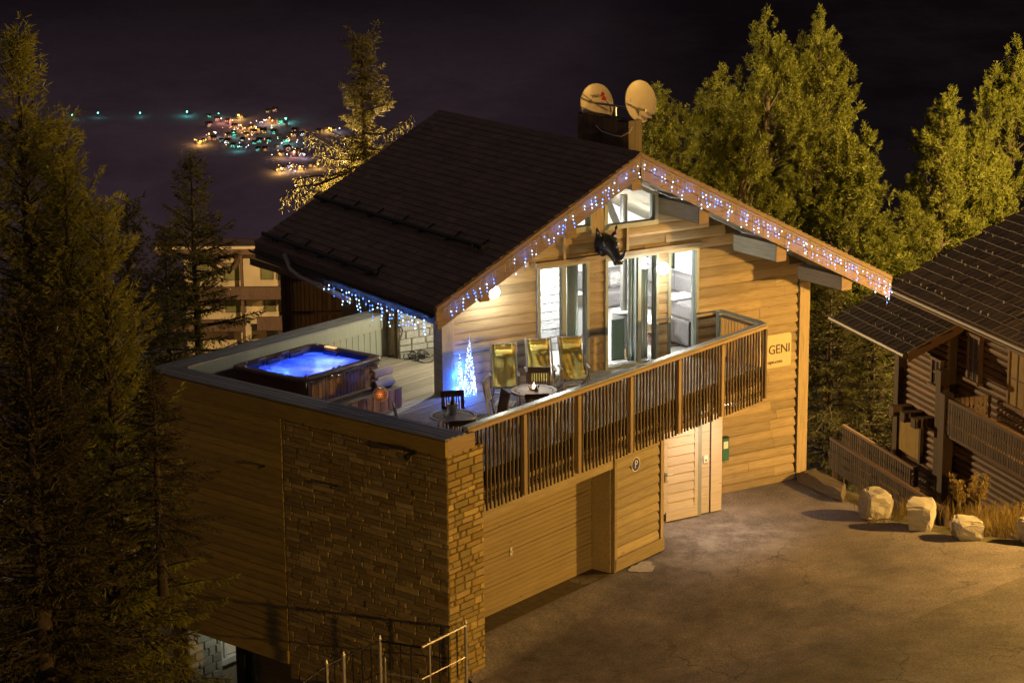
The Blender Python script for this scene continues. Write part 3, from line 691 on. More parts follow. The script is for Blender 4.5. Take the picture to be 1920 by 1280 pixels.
part('corner_trim', MB().fbox(HF, 6.602, 6.63, -0.998, -0.05, -3.45, -0.4), M['doorwood'], ent)
part('balcony_ceiling', MB().fbox(TF, 0.3, 10.5, 0.12, 0.30, -0.42, -0.33), M['core'], chalet)
# ================================================================== living room behind the glass
Hr = HF.rot()
M['plaster'] = plain('white plaster', (0.78, 0.77, 0.76), 0.8, nz=0.04)
M['sofa'] = plain('grey sofa fabric', (0.23, 0.215, 0.215), 0.9, nz=0.2, scale=25, bst=0.2)
M['floor'] = wood('pale parquet', (0.62, 0.58, 0.54), DD, spread=0.12)
M['print'] = plain('patterned cushion', (0.62, 0.58, 0.56), 0.85, nz=0.75, scale=22)
M['throw'] = plain('white throw', (0.75, 0.73, 0.72), 0.9, nz=0.1, scale=10, bst=0.4)
M['curtain'] = plain('grey green curtain', (0.48, 0.49, 0.44), 0.85, nz=0.15, scale=4)
_m = M['curtain']; _n = _m.node_tree; _b = _n.nodes['Principled BSDF']; _t = nd(_n, 'ShaderNodeBsdfTranslucent'); _t.inputs[0].default_value = (0.70, 0.75, 0.68, 1); _x = nd(_n, 'ShaderNodeMixShader'); _x.inputs[0].default_value = 0.55
_n.links.new(_b.outputs[0], _x.inputs[1]); _n.links.new(_t.outputs[0], _x.inputs[2]); _n.links.new(_x.outputs[0], _n.nodes['Material Output'].inputs[0])
room = part('living_room', MB().fbox(HF, 2.1, 9.6, 0.25, 6.19, -0.06, 0.006), M['floor'], chalet)
part('inner_wall', MB().fbox(HF, 2.1, 9.6, 6.1, 6.19, 0.006, 2.9), M['plaster'], room)
part('inner_wall', MB().fbox(HF, 9.53, 9.62, 0.26, 6.09, 0.006, 2.0), M['plaster'], room)
part('chimney_breast', MB().fbox(HF, 4.75, 5.3, 2.5, 3.0, 0.006, 1.15), M['plaster'], room)
isw = part('inner_stone_wall', MB().fbox(HF, 2.1, 4.55, 2.2, 2.45, 0.006, 3.1), M['plaster'], room)
stone_field(isw, HF, 2.6, 4.55, 0.01, 3.0, 2.2, 0.04, M['stonew'], seed=41, sgn=-1, ch=0.17, wl=(0.3, 0.7))
part('dark_flue_panel', MB().fbox(HF, 4.56, 4.85, 2.2, 2.46, 1.16, 3.0), M['darkmetal'], room)
part('ceiling_beam', MB().hexa([HF.p(5.4, 1.5, 2.9), HF.p(5.6, 1.5, 2.9), HF.p(5.6, 1.75, 2.9), HF.p(5.4, 1.75, 2.9), HF.p(4.7, 1.5, 4.4), HF.p(4.9, 1.5, 4.4), HF.p(4.9, 1.75, 4.4), HF.p(4.7, 1.75, 4.4)]), M['beam'], room)
for i, (pu, pv, pz) in enumerate(((3.6, 1.2, 2.5), (5.4, 3.6, 2.75), (7.9, 3.0, 2.45))):
    t = thing('ceiling_lamp', ['white pendant lamp inside behind the left window', 'white pendant lamp inside the middle of the room', 'white pendant lamp inside over the sofa'][i], 'lamp', HF.p(pu, pv, pz), group='living room lamps')
    part('shade', MB().lathe((0, 0, 0), [(0.06, 0.16), (0.2, 0.05), (0.21, 0.0), (0.18, 0.0)], 16), M['white'], t, world=False)
    part('cord', MB().tube([(0, 0, 0.16), (0, 0, 0.7)], 0.008, 5), M['rope'], t, world=False)
    lamp('bulb_light', 'POINT', (0, 0, -0.15), P_ROOM, (1.0, 0.95, 0.93), t, 0.12, world=False)
def soft_box(mb, x0, x1, y0, y1, z0, z1, r=0.06):
    c_ = [(x0, y0), (x1, y0), (x1, y1), (x0, y1)]; cx_, cy_ = (x0 + x1) / 2, (y0 + y1) / 2
    def ring(z, k): return [(cx_ + (x - cx_) * (1 - k / max(0.01, x1 - x0)), cy_ + (y - cy_) * (1 - k / max(0.01, y1 - y0)), z) for x, y in c_]
    lv = [ring(z0, r * 1.2), ring(z0 + r, 0), ring(z1 - r, 0), ring(z1 - r * 0.3, r * 0.7), ring(z1, r * 2)]
    vs_ = [p for l in lv for p in l]; fs = [(3, 2, 1, 0), (16, 17, 18, 19)]
    for i in range(4):
        for j in range(4): fs.append((i * 4 + j, i * 4 + (j + 1) % 4, (i + 1) * 4 + (j + 1) % 4, (i + 1) * 4 + j))
    return mb.add(vs_, fs)
s = thing('corner_sofa', 'long grey corner sofa with patterned cushions seen through the windows', 'sofa', HF.p(7.0, 2.4, 0.006), Hr)
part('base', soft_box(MB(), 1.5, 2.45, 0, 3.6, 0.03, 0.42), M['sofa'], s, world=False); part('base', soft_box(MB(), 0.0, 1.49, 2.7, 3.6, 0.03, 0.42), M['sofa'], s, world=False)
for k in range(3): part('back_cushion', soft_box(MB(), 2.15, 2.48, 0.1 + k * 0.9, 0.97 + k * 0.9, 0.42, 0.88), M['sofa'], s, world=False)
for k in range(2): part('back_cushion', soft_box(MB(), 0.1 + k * 0.95, 1.02 + k * 0.95, 3.3, 3.62, 0.42, 0.86), M['sofa'], s, world=False)
part('cushion', soft_box(MB(), 1.0, 1.4, 3.05, 3.28, 0.43, 0.83, 0.09), M['print'], s, world=False)
part('cushion', soft_box(MB(), 1.5, 1.92, 3.06, 3.28, 0.43, 0.83, 0.09), M['print'], s, world=False)
part('throw', soft_box(MB(), 1.45, 2.2, 0.9, 1.5, 0.425, 0.50, 0.03), M['throw'], s, world=False)
part('throw', soft_box(MB(), 1.95, 2.2, 0.5, 0.9, 0.43, 0.80, 0.05), M['print'], s, world=False)
s = thing('armchair', 'grey fabric armchair inside the right-hand window', 'armchair', HF.p(6.95, 0.55, 0.006), Hr + 0.15)
part('seat', soft_box(MB(), 0, 0.8, 0, 0.8, 0.04, 0.42), M['sofa'], s, world=False); part('arm', soft_box(MB(), -0.12, 0.02, 0, 0.85, 0.04, 0.64), M['sofa'], s, world=False); part('arm', soft_box(MB(), 0.78, 0.92, 0, 0.85, 0.04, 0.64), M['sofa'], s, world=False); part('backrest', soft_box(MB(), 0, 0.8, -0.16, 0.03, 0.04, 0.8), M['sofa'], s, world=False)
s = thing('coffee_table', 'low wooden coffee table with white top beside the armchair', 'table', HF.p(6.75, 1.6, 0.006), Hr)
part('top', MB().box(-0.1, 0.7, 0, 0.9, 0.36, 0.40), M['throw'], s, world=False); part('drawer_box', MB().box(0, 0.6, 0.1, 0.8, 0.12, 0.35), M['post'], s, world=False)
for x in (0.02, 0.56):
    for y in (0.06, 0.8): part('leg', MB().box(x - 0.03, x + 0.03, y - 0.03, y + 0.03, 0, 0.36), M['post'], s, world=False)
tag(link('rug', MB().fbox(HF, 6.3, 8.3, 0.9, 2.6, 0.008, 0.02).mesh('rug', plain('dark red patterned rug', (0.20, 0.09, 0.08), 0.95, nz=0.8, scale=9))), 'dark red patterned rug on the pale floor by the armchair', 'rug')
s = thing('stove', 'round grey wood stove with white top and tall flue pipe', 'stove', HF.p(5.42, 1.15, 0.006), Hr)
part('body', MB().lathe((0, 0, 0), [(0.25, 0.0), (0.26, 0.03), (0.26, 0.93), (0.24, 0.95)], 24), M['sofa'], s, world=False, smooth=False)
part('top', MB().lathe((0, 0, 0.95), [(0.28, 0.0), (0.29, 0.015), (0.29, 0.035), (0.27, 0.045)], 24), M['white'], s, world=False)
part('flue_pipe', MB().lathe((0, 0.0, 0.995), [(0.085, 0.0), (0.085, 2.7)], 16), M['zinc'], s, world=False)
tag(link('glass_screen', MB().fbox(HF, 4.72, 5.08, 0.62, 0.635, 0.006, 0.95).mesh('glass_screen', plain('teal glass', (0.20, 0.34, 0.33), 0.12))), 'upright teal glass screen in front of the stove', 'screen')
s = thing('log_crate', 'small open wooden crate on the floor before the stove', 'crate', HF.p(5.12, 0.5, 0.006), Hr)
for x0, x1, y0, y1 in ((0, 0.42, 0, 0.02), (0, 0.42, 0.28, 0.3), (0, 0.02, 0.021, 0.279), (0.4, 0.42, 0.021, 0.279)): part('side', MB().box(x0, x1, y0, y1, 0.0, 0.2), M['post'], s, world=False)
part('bottom', MB().box(0.021, 0.399, 0.021, 0.279, 0.0, 0.015), M['post'], s, world=False)
s = thing('picture', 'small framed green picture on the white wall above the sofa', 'picture', HF.p(9.52, 5.0, 1.2), Hr)
part('frame', MB().box(-0.03, 0.0, -0.22, 0.22, -0.3, 0.3), M['black'], s, world=False); part('print', MB().box(-0.036, -0.031, -0.18, 0.18, -0.26, 0.26), plain('green print', (0.22, 0.30, 0.12), 0.6, nz=0.7, scale=9), s, world=False)
def curtain(u0, u1, v0, label, ph=0.0):
    n = 40; mb = MB(); vs_ = []
    for z in (0.02, 2.5):
        for k in range(n + 1):
            u = u0 + (u1 - u0) * k / n; vs_.append(HF.p(u, v0 + 0.045 * math.sin(k * 1.25 + ph) + (0.02 * math.sin(k * 0.5) if z < 1 else 0), z))
    mb.add(vs_, [(k, k + 1, n + 2 + k, n + 1 + k) for k in range(n)])
    o = link('curtain', mb.mesh('curtain', M['curtain'], True)); o.modifiers.new('t', 'SOLIDIFY').thickness = 0.008
    tag(o, label, 'curtain')
curtain(4.98, 5.5, 0.32, 'grey green curtain gathered right of the middle window'); curtain(4.14, 4.28, 0.32, 'narrow curtain edge at the left of the middle window', 1.0); curtain(3.32, 3.6, 0.32, 'pale green curtain at the right of the left window', 2.0)
# ================================================================== things on the chalet
# satellite dishes and chimney
ch = part('chimney', MB().fbox(HF, 4.52, 4.84, -0.33, 1.66, 4.2, 5.60), M['core'], chalet)
cm = wood('weathered chimney boards', (0.14, 0.10, 0.06), DD, vert=True, var=0.25)
u = -0.36
while u < 1.6:
    part('chimney_board', MB().fbox(HF, 4.485, 4.52, u + 0.004, min(u + 0.196, 1.69), 4.2, 5.58 + random.uniform(-0.02, 0.04)), cm, ch); u += 0.2
for k in range(2): part('chimney_board', MB().fbox(HF, 4.49 + k * 0.18, 4.665 + k * 0.18, -0.365, -0.332, 4.2, 5.62), cm, ch)
part('chimney_opening', MB().fbox(HF, 4.47, 4.484, 0.75, 1.6, 5.16, 5.30), M['black'], ch)
part('mounting_bar', MB().tube([HF.p(4.75, 1.75, 5.82), HF.p(4.85, -0.5, 5.84)], 0.028, 8).tube([HF.p(4.8, 0.6, 5.5), HF.p(4.8, 0.6, 5.84)], 0.03, 8).tube([HF.p(4.85, -0.25, 5.4), HF.p(4.85, -0.25, 5.86)], 0.03, 8), M['zinc'], ch)
M['dish'] = plain('cream dish paint', (0.60, 0.52, 0.40), 0.45, nz=0.06)
M['red'] = plain('red plastic', (0.5, 0.03, 0.03), 0.4)
def text_mesh(txt, size, mat, extrude=0.002):
    cu = bpy.data.curves.new('t', 'FONT'); cu.body = txt; cu.size = size; cu.extrude = extrude; cu.align_x = 'CENTER'; cu.align_y = 'CENTER'
    o = bpy.data.objects.new('t', cu); COL.objects.link(o); dg = bpy.context.evaluated_depsgraph_get()
    me = bpy.data.meshes.new_from_object(o.evaluated_get(dg)); bpy.data.objects.remove(o); me.materials.clear(); me.materials.append(mat); return me
def dish(px, py, u, yaw, label, arm, txt):
    c_ = onpl(px, py, HF.p(u, 0, 0), HF.u)
    t = bpy.data.objects.new('satellite_dish', None); COL.objects.link(t); t.location = c_; t.rotation_euler = (math.radians(78), 0, yaw); t.scale = (1.17,) * 3; tag(t, label, 'satellite dish', 'satellite dishes on the chimney')
    n = 32; rings = [(0.0001, -0.062), (0.12, -0.055), (0.22, -0.037), (0.30, -0.015), (0.36, 0.008)]
    mb = MB(); vs_ = []; fs = []
    for off in (0.0, -0.012):
        for r, z in rings:
            for j in range(n): q = 6.2832 * j / n; vs_.append((r * 0.97 * math.cos(q), r * 1.08 * math.sin(q), z + off))
    k = len(rings)
    for L in (0, 1):
        for i in range(k - 1):
            for j in range(n):
                q = (L * k * n + i * n + j, L * k * n + i * n + (j + 1) % n, L * k * n + (i + 1) * n + (j + 1) % n, L * k * n + (i + 1) * n + j)
                fs.append(q if L == 0 else q[::-1])
    mb.add(vs_, fs); part('reflector', mb, M['dish'], t, world=False, smooth=True)
    part('rim', MB().tube([(0.362 * 0.97 * math.cos(6.2832 * j / 40), 0.362 * 1.08 * math.sin(6.2832 * j / 40), 0.002) for j in range(41)], 0.010, 6), M['dish'], t, world=False)
    part('bracket', MB().box(-0.06, 0.06, -0.12, 0.12, -0.20, -0.08).tube([(0, -0.05, -0.16), (0, -0.42, -0.14)], 0.022, 6), M['zinc'], t, world=False)
    part('rim_clip', MB().box(0.10, 0.15, -0.40, -0.34, -0.02, 0.06).box(0.22, 0.26, -0.33, -0.28, -0.02, 0.05), M['black'], t, world=False)
    if arm:
        part('feed_arm', MB().tube([(0.30, -0.18, 0.01), (0.16, -0.05, 0.22), (-0.02, 0.05, 0.42)], 0.014, 6), M['darkmetal'], t, world=False)
        lb = part('receiver_head', MB().tube([(-0.02, 0.05, 0.42), (-0.08, 0.09, 0.40)], [0.03, 0.05], 10).tube([(-0.05, 0.13, 0.44), (-0.10, 0.16, 0.41)], [0.025, 0.05], 10), M['red'], t, world=False)
    if txt:
        o = link('lettering', text_mesh(txt, 0.075, M['rope']), t, world=False); o.location = (0.02, 0.14, -0.022)
    return t
dish(1119, 195, 4.9, math.radians(26), 'left cream satellite dish with red receiver heads and lettering', True, 'TRIAX')
dish(1201, 190, 4.9, math.radians(34), 'right plain cream satellite dish above the chimney end', False, None)
cc = [onpl(x, y, HF.p(4.45, 0, 0), HF.u) for x, y in ((1118, 236), (1128, 246), (1150, 254), (1165, 256), (1180, 248), (1186, 238))]
tag(link('dish_cable', MB().tube(cc, 0.012, 6).mesh('dish_cable', M['white'])), 'white cable hanging in a loop below the satellite dishes', 'cable')
# rhinoceros head
t = thing('rhinoceros_head', 'black rhinoceros head trophy mounted on the gable boards', 'wall trophy', HF.p(4.02, -0.05, 2.86), Hr)
part('head', MB().tube([(0.0, 0.02, 0.06), (0.0, -0.14, 0.05), (0.0, -0.28, 0.01), (0.01, -0.40, -0.09), (0.01, -0.52, -0.21), (0.01, -0.60, -0.28), (0.01, -0.64, -0.30)], [(0.22, 0.24), (0.22, 0.23), (0.185, 0.21), (0.125, 0.16), (0.095, 0.12), (0.10, 0.095), (0.05, 0.05)], 16).ball((-0.13, -0.27, 0.14), 0.075, 10, 6).ball((0.13, -0.27, 0.14), 0.075, 10, 6).ball((0.0, -0.50, -0.13), 0.085, 10, 6).ball((-0.07, -0.60, -0.30), 0.05, 8, 5).ball((0.09, -0.60, -0.30), 0.05, 8, 5).ball((-0.12, -0.18, -0.1), 0.11, 10, 6).ball((0.12, -0.18, -0.1), 0.11, 10, 6), M['black'], t, world=False, smooth=True)
part('front_horn', MB().tube([(0.01, -0.58, -0.20), (0.02, -0.70, -0.15), (0.03, -0.80, -0.05), (0.03, -0.84, 0.10)], [0.06, 0.05, 0.032, 0.004], 8), M['black'], t, world=False, smooth=True)
part('rear_horn', MB().tube([(0.01, -0.44, -0.02), (0.01, -0.51, 0.07), (0.01, -0.53, 0.16)], [0.05, 0.034, 0.004], 8), M['black'], t, world=False, smooth=True)
for sx in (-1, 1): part('ear', MB().tube([(sx * 0.13, -0.14, 0.18), (sx * 0.21, -0.16, 0.28), (sx * 0.25, -0.16, 0.38), (sx * 0.265, -0.16, 0.46)], [(0.04, 0.05), (0.075, 0.045), (0.055, 0.03), (0.004, 0.004)], 8), M['black'], t, world=False, smooth=True)
for sx in (-1, 1): part('eye', MB().ball((sx * 0.175, -0.33, 0.08), 0.026, 8, 6), M['metal'], t, world=False)
# globe wall lamps
M['globe'] = emit('lit opal globe', (1.0, 0.97, 0.86), 26.0)
for px, py, lab in ((925, 547, 'lit white globe lamp on the wall above the blue cone lights'), (1243, 503, 'lit white globe lamp between the middle and right windows')):
    c_ = onpl(px, py, HF.p(0, -0.30, 0), HF.v)
    t = thing('globe_lamp', lab, 'wall lamp', c_, Hr, 'globe wall lamps')
    part('globe', MB().ball((0, 0, 0), 0.14, 20, 12), M['globe'], t, world=False, smooth=True)
    part('wall_bracket', MB().tube([(0, 0.12, 0.0), (0, 0.28, 0.0)], 0.035, 10), M['zinc'], t, world=False)
    lamp('globe_light', 'POINT', (0, -0.20, -0.05), P_GLOBE, (0.95, 1.0, 0.84), t, 0.05, world=False)
t = thing('globe_lamp', 'globe lamp tucked behind the gable corner, lighting the stone wall', 'wall lamp', HF.p(1.72, 1.5, 1.95), Hr, 'globe wall lamps')
part('globe', MB().ball((0, 0, 0), 0.118, 20, 12), M['globe'], t, world=False, smooth=True)
part('wall_bracket', MB().tube([(0.11, 0, 0), (0.18, 0, 0)], 0.035, 10), M['zinc'], t, world=False)
lamp('globe_light', 'POINT', (-0.16, 0, 0), P_CORNER, (1.0, 0.95, 0.74), t, 0.05, world=False)
# signs
t = thing('letter_board', 'pale rounded sign with dark capital letters beside the balcony end', 'sign', HF.p(8.75, -0.075, -0.21), Hr)
def rrect(x0, x1, z0, z1, r, y):
    pts = []
    for cx_, cz_, a0 in ((x1 - r, z1 - r, 0), (x0 + r, z1 - r, 90), (x0 + r, z0 + r, 180), (x1 - r, z0 + r, 270)):
        for k in range(5): q = math.radians(a0 + 22.5 * k); pts.append((cx_ + r * math.cos(q), y, cz_ + r * math.sin(q)))
    return pts
part('board', MB().prism(rrect(-1.0, 0.66, -0.40, 0.40, 0.07, 0.0), (0, 0.02, 0)), plain('cream sign panel', (0.62, 0.50, 0.30), 0.5, nz=0.05), t, world=False)
ink = plain('dark sign letters', (0.03, 0.022, 0.02), 0.5)
o = link('lettering', text_mesh('GENI', 0.31, ink, 0.004), t, world=False); o.rotation_euler = (math.pi / 2, 0, 0); o.location = (0.30, -0.006, 0.03); o.scale = (0.93, 1, 1)
o = link('lettering', text_mesh('ope.com', 0.125, ink, 0.003), t, world=False); o.rotation_euler = (math.pi / 2, 0, 0); o.location = (0.18, -0.006, -0.26)
t = thing('parking_sign', 'round blue parking sign with white letter on the wood wall', 'sign', onpl(1192, 870, TF.p(0, 0.345, 0), TF.v), TF.rot())
def disc(r, y0, y1, n=28): return MB().prism([(r * math.cos(6.2832 * k / n), y0, r * math.sin(6.2832 * k / n)) for k in range(n)], (0, y1 - y0, 0))
part('rim', disc(0.155, -0.005, 0.006), M['white'], t, world=False); part('disc', disc(0.135, -0.009, -0.0055), plain('sign blue', (0.04, 0.05, 0.28), 0.4), t, world=False)
o = link('lettering', text_mesh('P', 0.24, M['white'], 0.003), t, world=False); o.rotation_euler = (math.pi / 2, 0, 0); o.location = (0, -0.013, 0.0)
t = thing('letter_box', 'small green box with white card on the boards beside the entrance', 'letter box', HF.p(7.42, -0.14, -2.35), Hr)
part('body', MB().box(-0.09, 0.09, -0.05, 0.06, -0.28, 0.27), plain('green box paint', (0.03, 0.14, 0.10), 0.5), t, world=False); part('card', MB().box(-0.07, 0.06, -0.056, -0.051, 0.02, 0.19), M['white'], t, world=False); part('flap', MB().box(-0.095, 0.095, -0.065, 0.07, 0.271, 0.29), M['darkmetal'], t, world=False)
t = thing('door_keypad', 'small white keypad on the pale boards right of the door', 'keypad', HF.p(6.15, -1.092, -2.15), Hr)
part('plate', MB().box(-0.06, 0.06, -0.012, 0.016, -0.085, 0.085), M['white'], t, world=False); part('button', MB().box(-0.03, 0.03, -0.018, -0.0121, -0.05, -0.01), M['zinc'], t, world=False)
# entrance downlight under the balcony
t = thing('entrance_downlight', 'small round downlight under the balcony above the entrance door', 'lamp', HF.p(5.9, -2.0, -0.46))
part('housing', MB().lathe((0, 0, 0), [(0.07, 0.05), (0.08, 0.0), (0.06, 0.0)], 14), M['zinc'], t, world=False)
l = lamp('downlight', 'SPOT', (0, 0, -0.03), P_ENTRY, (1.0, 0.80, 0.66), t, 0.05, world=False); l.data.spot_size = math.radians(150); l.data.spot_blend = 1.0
t = thing('pier_fill_lamp', 'small white lamp under the overhang above the stone pier at bottom left', 'lamp', TF.p(0.75, 6.7, -4.42))  # added lamp, no known fixture: brightens the stone pier
part('housing', MB().lathe((0, 0, 0), [(0.06, 0.05), (0.07, 0.0), (0.05, 0.0)], 14), M['zinc'], t, world=False)
lamp('pier_fill_light', 'POINT', (0, 0, -0.08), 16.0, (0.95, 1.0, 0.82), t, 0.04, world=False)
# security lamp and spotlight on the stone side wall
for px, py, lab, big in ((775, 848, 'black twin floodlight high on the dark stone side wall', True), (629, 911, 'small dark spotlight low on the dark stone side wall', False), (492, 874, 'small dark spotlight on the boarded side wall', False)):
    r_ = onpl(px, py, SIDE.p(0, 0.06, 0), SIDE.v)
    t = thing('wall_spotlight', lab, 'spotlight', r_, SIDE.rot())
    k = 0.75 if big else 0.38
    part('mount', MB().box(-0.05 * k, 0.05 * k, -0.05, 0.02, -0.05 * k, 0.05 * k), M['black'], t, world=False)
    part('head', MB().tube([(0, 0.02, 0), (0.02, 0.16 * k, -0.05 * k), (0.03, 0.24 * k, -0.09 * k)], [0.03, 0.07 * k, 0.08 * k], 10), M['black'], t, world=False)
    if big: part('head', MB().tube([(-0.04, 0.02, 0.02), (-0.08, 0.08, 0.05), (-0.11, 0.12, 0.04)], [0.025, 0.045, 0.05], 10), M['black'], t, world=False)
# ================================================================== hot tub
TU0, TU1, TV0, TV1, TZ = 0.92, 3.50, 5.12, 7.22, 0.93
tub = thing('hot_tub', 'square hot tub with glowing blue water and brown slatted sides', 'hot tub', TF.p((TU0 + TU1) / 2, (TV0 + TV1) / 2, 0.004), TF.rot())
hx, hy = (TU1 - TU0) / 2, (TV1 - TV0) / 2
def rr_ring(hx_, hy_, r, z, n=8):
    pts = []
    for sx, sy, a0 in ((1, 1, 0), (-1, 1, 90), (-1, -1, 180), (1, -1, 270)):
        for k in range(n): q = math.radians(a0 + 90 * k / (n - 1)); pts.append((sx * (hx_ - r) + r * math.cos(q), sy * (hy_ - r) + r * math.sin(q), z))
    return pts
def loft(rings, cap=False):
    n = len(rings[0]); mb = MB(); mb.v = [p for r in rings for p in r]
    for i in range(len(rings) - 1):
        for j in range(n): mb.f.append((i * n + j, i * n + (j + 1) % n, (i + 1) * n + (j + 1) % n, (i + 1) * n + j))
    if cap: mb.f.append(tuple((len(rings) - 1) * n + j for j in range(n)))
    return mb
M['shell'] = plain('glossy dark blue shell', (0.035, 0.05, 0.16), 0.18, nz=0.2)
M['tubrim'] = plain('dark brown rim', (0.13, 0.075, 0.055), 0.25)
M['tubwood'] = wood('red brown tub slats', (0.17, 0.075, 0.04), BB, vert=True, var=0.15, rough=0.5)
part('rim', loft([rr_ring(hx - 0.02, hy - 0.02, 0.20, TZ - 0.10), rr_ring(hx, hy, 0.22, TZ - 0.06), rr_ring(hx, hy, 0.22, TZ - 0.015), rr_ring(hx - 0.03, hy - 0.03, 0.21, TZ), rr_ring(hx - 0.15, hy - 0.15, 0.2, TZ - 0.005), rr_ring(hx - 0.18, hy - 0.18, 0.2, TZ - 0.04)]), M['tubrim'], tub, world=False, smooth=True)
shl = part('shell', loft([rr_ring(hx - 0.17, hy - 0.17, 0.2, TZ - 0.03), rr_ring(hx - 0.24, hy - 0.24, 0.25, TZ - 0.22), rr_ring(hx - 0.36, hy - 0.36, 0.3, TZ - 0.5), rr_ring(hx - 0.45, hy - 0.45, 0.3, TZ - 0.8)], True), M['shell'], tub, world=False, smooth=True)
m, n, bs = newmat('aerated tub water'); n.nodes.remove(bs)
tl = nd(n, 'ShaderNodeBsdfTranslucent'); gl = nd(n, 'ShaderNodeBsdfGlossy'); gl.inputs['Roughness'].default_value = 0.08; fr = nd(n, 'ShaderNodeFresnel'); mx = nd(n, 'ShaderNodeMixShader')
fz = noise(n, coords(n), 2.2, 5, 0.6); n.links.new(ramp(n, fz, [(0.35, (0.10, 0.22, 0.6)), (0.68, (0.85, 0.88, 1.0))]), tl.inputs[0])
bm = nd(n, 'ShaderNodeBump'); bm.inputs['Strength'].default_value = 0.4; bm.inputs['Distance'].default_value = 0.05; n.links.new(noise(n, coords(n), 9.0, 3), bm.inputs['Height']); n.links.new(bm.outputs[0], gl.inputs['Normal']); n.links.new(bm.outputs[0], tl.inputs['Normal'])
n.links.new(fr.outputs[0], mx.inputs[0]); n.links.new(tl.outputs[0], mx.inputs[1]); n.links.new(gl.outputs[0], mx.inputs[2]); n.links.new(mx.outputs[0], n.nodes['Material Output'].inputs[0])
wt = MB(); wt.v = rr_ring(hx - 0.205, hy - 0.205, 0.25, TZ - 0.13); wt.f = [tuple(range(len(wt.v)))]
part('water', wt, m, tub, world=False)
for lx, ly, pw, colr in ((0.60, -0.15, 21, (0.20, 0.32, 1.0)), (-0.05, -0.5, 17, (0.26, 0.28, 1.0)), (-0.60, 0.25, 15, (0.07, 0.17, 1.0)), (0.20, 0.35, 14, (0.05, 0.15, 1.0)), (-0.85, -0.3, 9, (0.04, 0.14, 1.0)), (0.85, 0.5, 9, (0.03, 0.12, 1.0))):
    lamp('underwater_light', 'POINT', (lx, ly, TZ - 0.42), pw, colr, tub, 0.05, world=False)
for lx, ly, pw in ((-0.5, 0.15, 2.4), (0.55, 0.2, 2.4)): lamp('rim_light', 'POINT', (lx, ly, TZ - 0.06), pw, (0.06, 0.16, 1.0), tub, 0.06, world=False)
part('cabinet', loft([rr_ring(hx - 0.06, hy - 0.06, 0.16, 0.0), rr_ring(hx - 0.06, hy - 0.06, 0.16, TZ - 0.09)]), M['tubrim'], tub, world=False)
for k in range(20):
    x = -hx + 0.2 + (2 * hx - 0.4) * k / 20; w_ = (2 * hx - 0.4) / 20
    part('cabinet_slat', MB().box(x + 0.005, x + w_ - 0.005, -hy + 0.03, -hy + 0.058, 0.03, TZ - 0.11), M['tubwood'], tub, world=False)
for k in range(16):
    y = -hy + 0.2 + (2 * hy - 0.4) * k / 16; w_ = (2 * hy - 0.4) / 16
    part('cabinet_slat', MB().box(hx - 0.058, hx - 0.03, y + 0.005, y + w_ - 0.005, 0.03, TZ - 0.11), M['tubwood'], tub, world=False)
for x, y, s_ in ((-0.85, hy - 0.22, 0), (-0.2, hy - 0.22, 0), (0.5, hy - 0.22, 0), (-hx + 0.22, 0.3, 1), (-hx + 0.22, -0.4, 1), (hx - 0.22, 0.3, 1)):
    part('headrest', soft_box(MB(), *( (x - 0.2, x + 0.2, y - 0.05, y + 0.05) if not s_ else (x - 0.05, x + 0.05, y - 0.2, y + 0.2)), TZ - 0.16, TZ - 0.03, 0.03), M['shell'], tub, world=False)
for x in (-0.55, 0.15):
    part('grab_rail', MB().tube([(x - 0.1, hy - 0.2, TZ - 0.16), (x - 0.08, hy - 0.24, TZ + 0.02), (x + 0.12, hy - 0.24, TZ + 0.03), (x + 0.14, hy - 0.2, TZ - 0.16)], 0.016, 6), M['metal'], tub, world=False)
part('control_panel', MB().box(hx - 0.17, hx - 0.08, 0.25, 0.55, TZ - 0.002, TZ + 0.012), emit('lit control panel', (1.0, 0.5, 0.2), 1.5), tub, world=False)
for x, y in ((-hx + 0.25, -hy + 0.12), (-0.2, -hy + 0.12), (0.0, -hy + 0.13), (-hx + 0.12, 0.7), (-0.9, hy - 0.12), (hx - 0.12, hy - 0.25)):
    part('valve_knob', MB().lathe((x, y, TZ - 0.002), [(0.035, 0), (0.035, 0.025), (0.02, 0.035)], 10), M['metal'], tub, world=False)
# silver tinsel garland on the tub's edge
gm = MB(); rg = random.Random(5)
for k in range(150):
    x = -hx + 0.1 + (2 * hx - 0.25) * rg.random(); c_ = Vector((x, -hy - 0.01, TZ - 0.09 + rg.uniform(-0.07, 0.03)))
    d_ = Vector((rg.uniform(-1, 1), rg.uniform(-0.4, 0.2), rg.uniform(-1, 0.3))).normalized() * rg.uniform(0.03, 0.06); s_ = Vector((rg.uniform(-1, 1), rg.uniform(-1, 1), rg.uniform(-1, 1))).normalized() * 0.008
    gm.hexa([c_ - s_, c_ + s_, c_ + s_ + Vector((0, 0.004, 0)), c_ - s_ + Vector((0, 0.004, 0)), c_ - s_ + d_, c_ + s_ + d_, c_ + s_ + d_ + Vector((0, 0.004, 0)), c_ - s_ + d_ + Vector((0, 0.004, 0))])
t = thing('tinsel_garland', 'dark silver tinsel garland along the near edge of the hot tub', 'garland', tub.location, TF.rot()); gmm = plain('silver tinsel', (0.45, 0.42, 0.40), 0.25, 0.8)
tag(part('tinsel', gm, gmm, t, world=False), kind='stuff'); part('cord', MB().tube([(-hx + 0.1, -hy - 0.012, TZ - 0.08), (0, -hy - 0.012, TZ - 0.09), (hx - 0.15, -hy - 0.012, TZ - 0.08)], 0.008, 5), M['rope'], t, world=False)
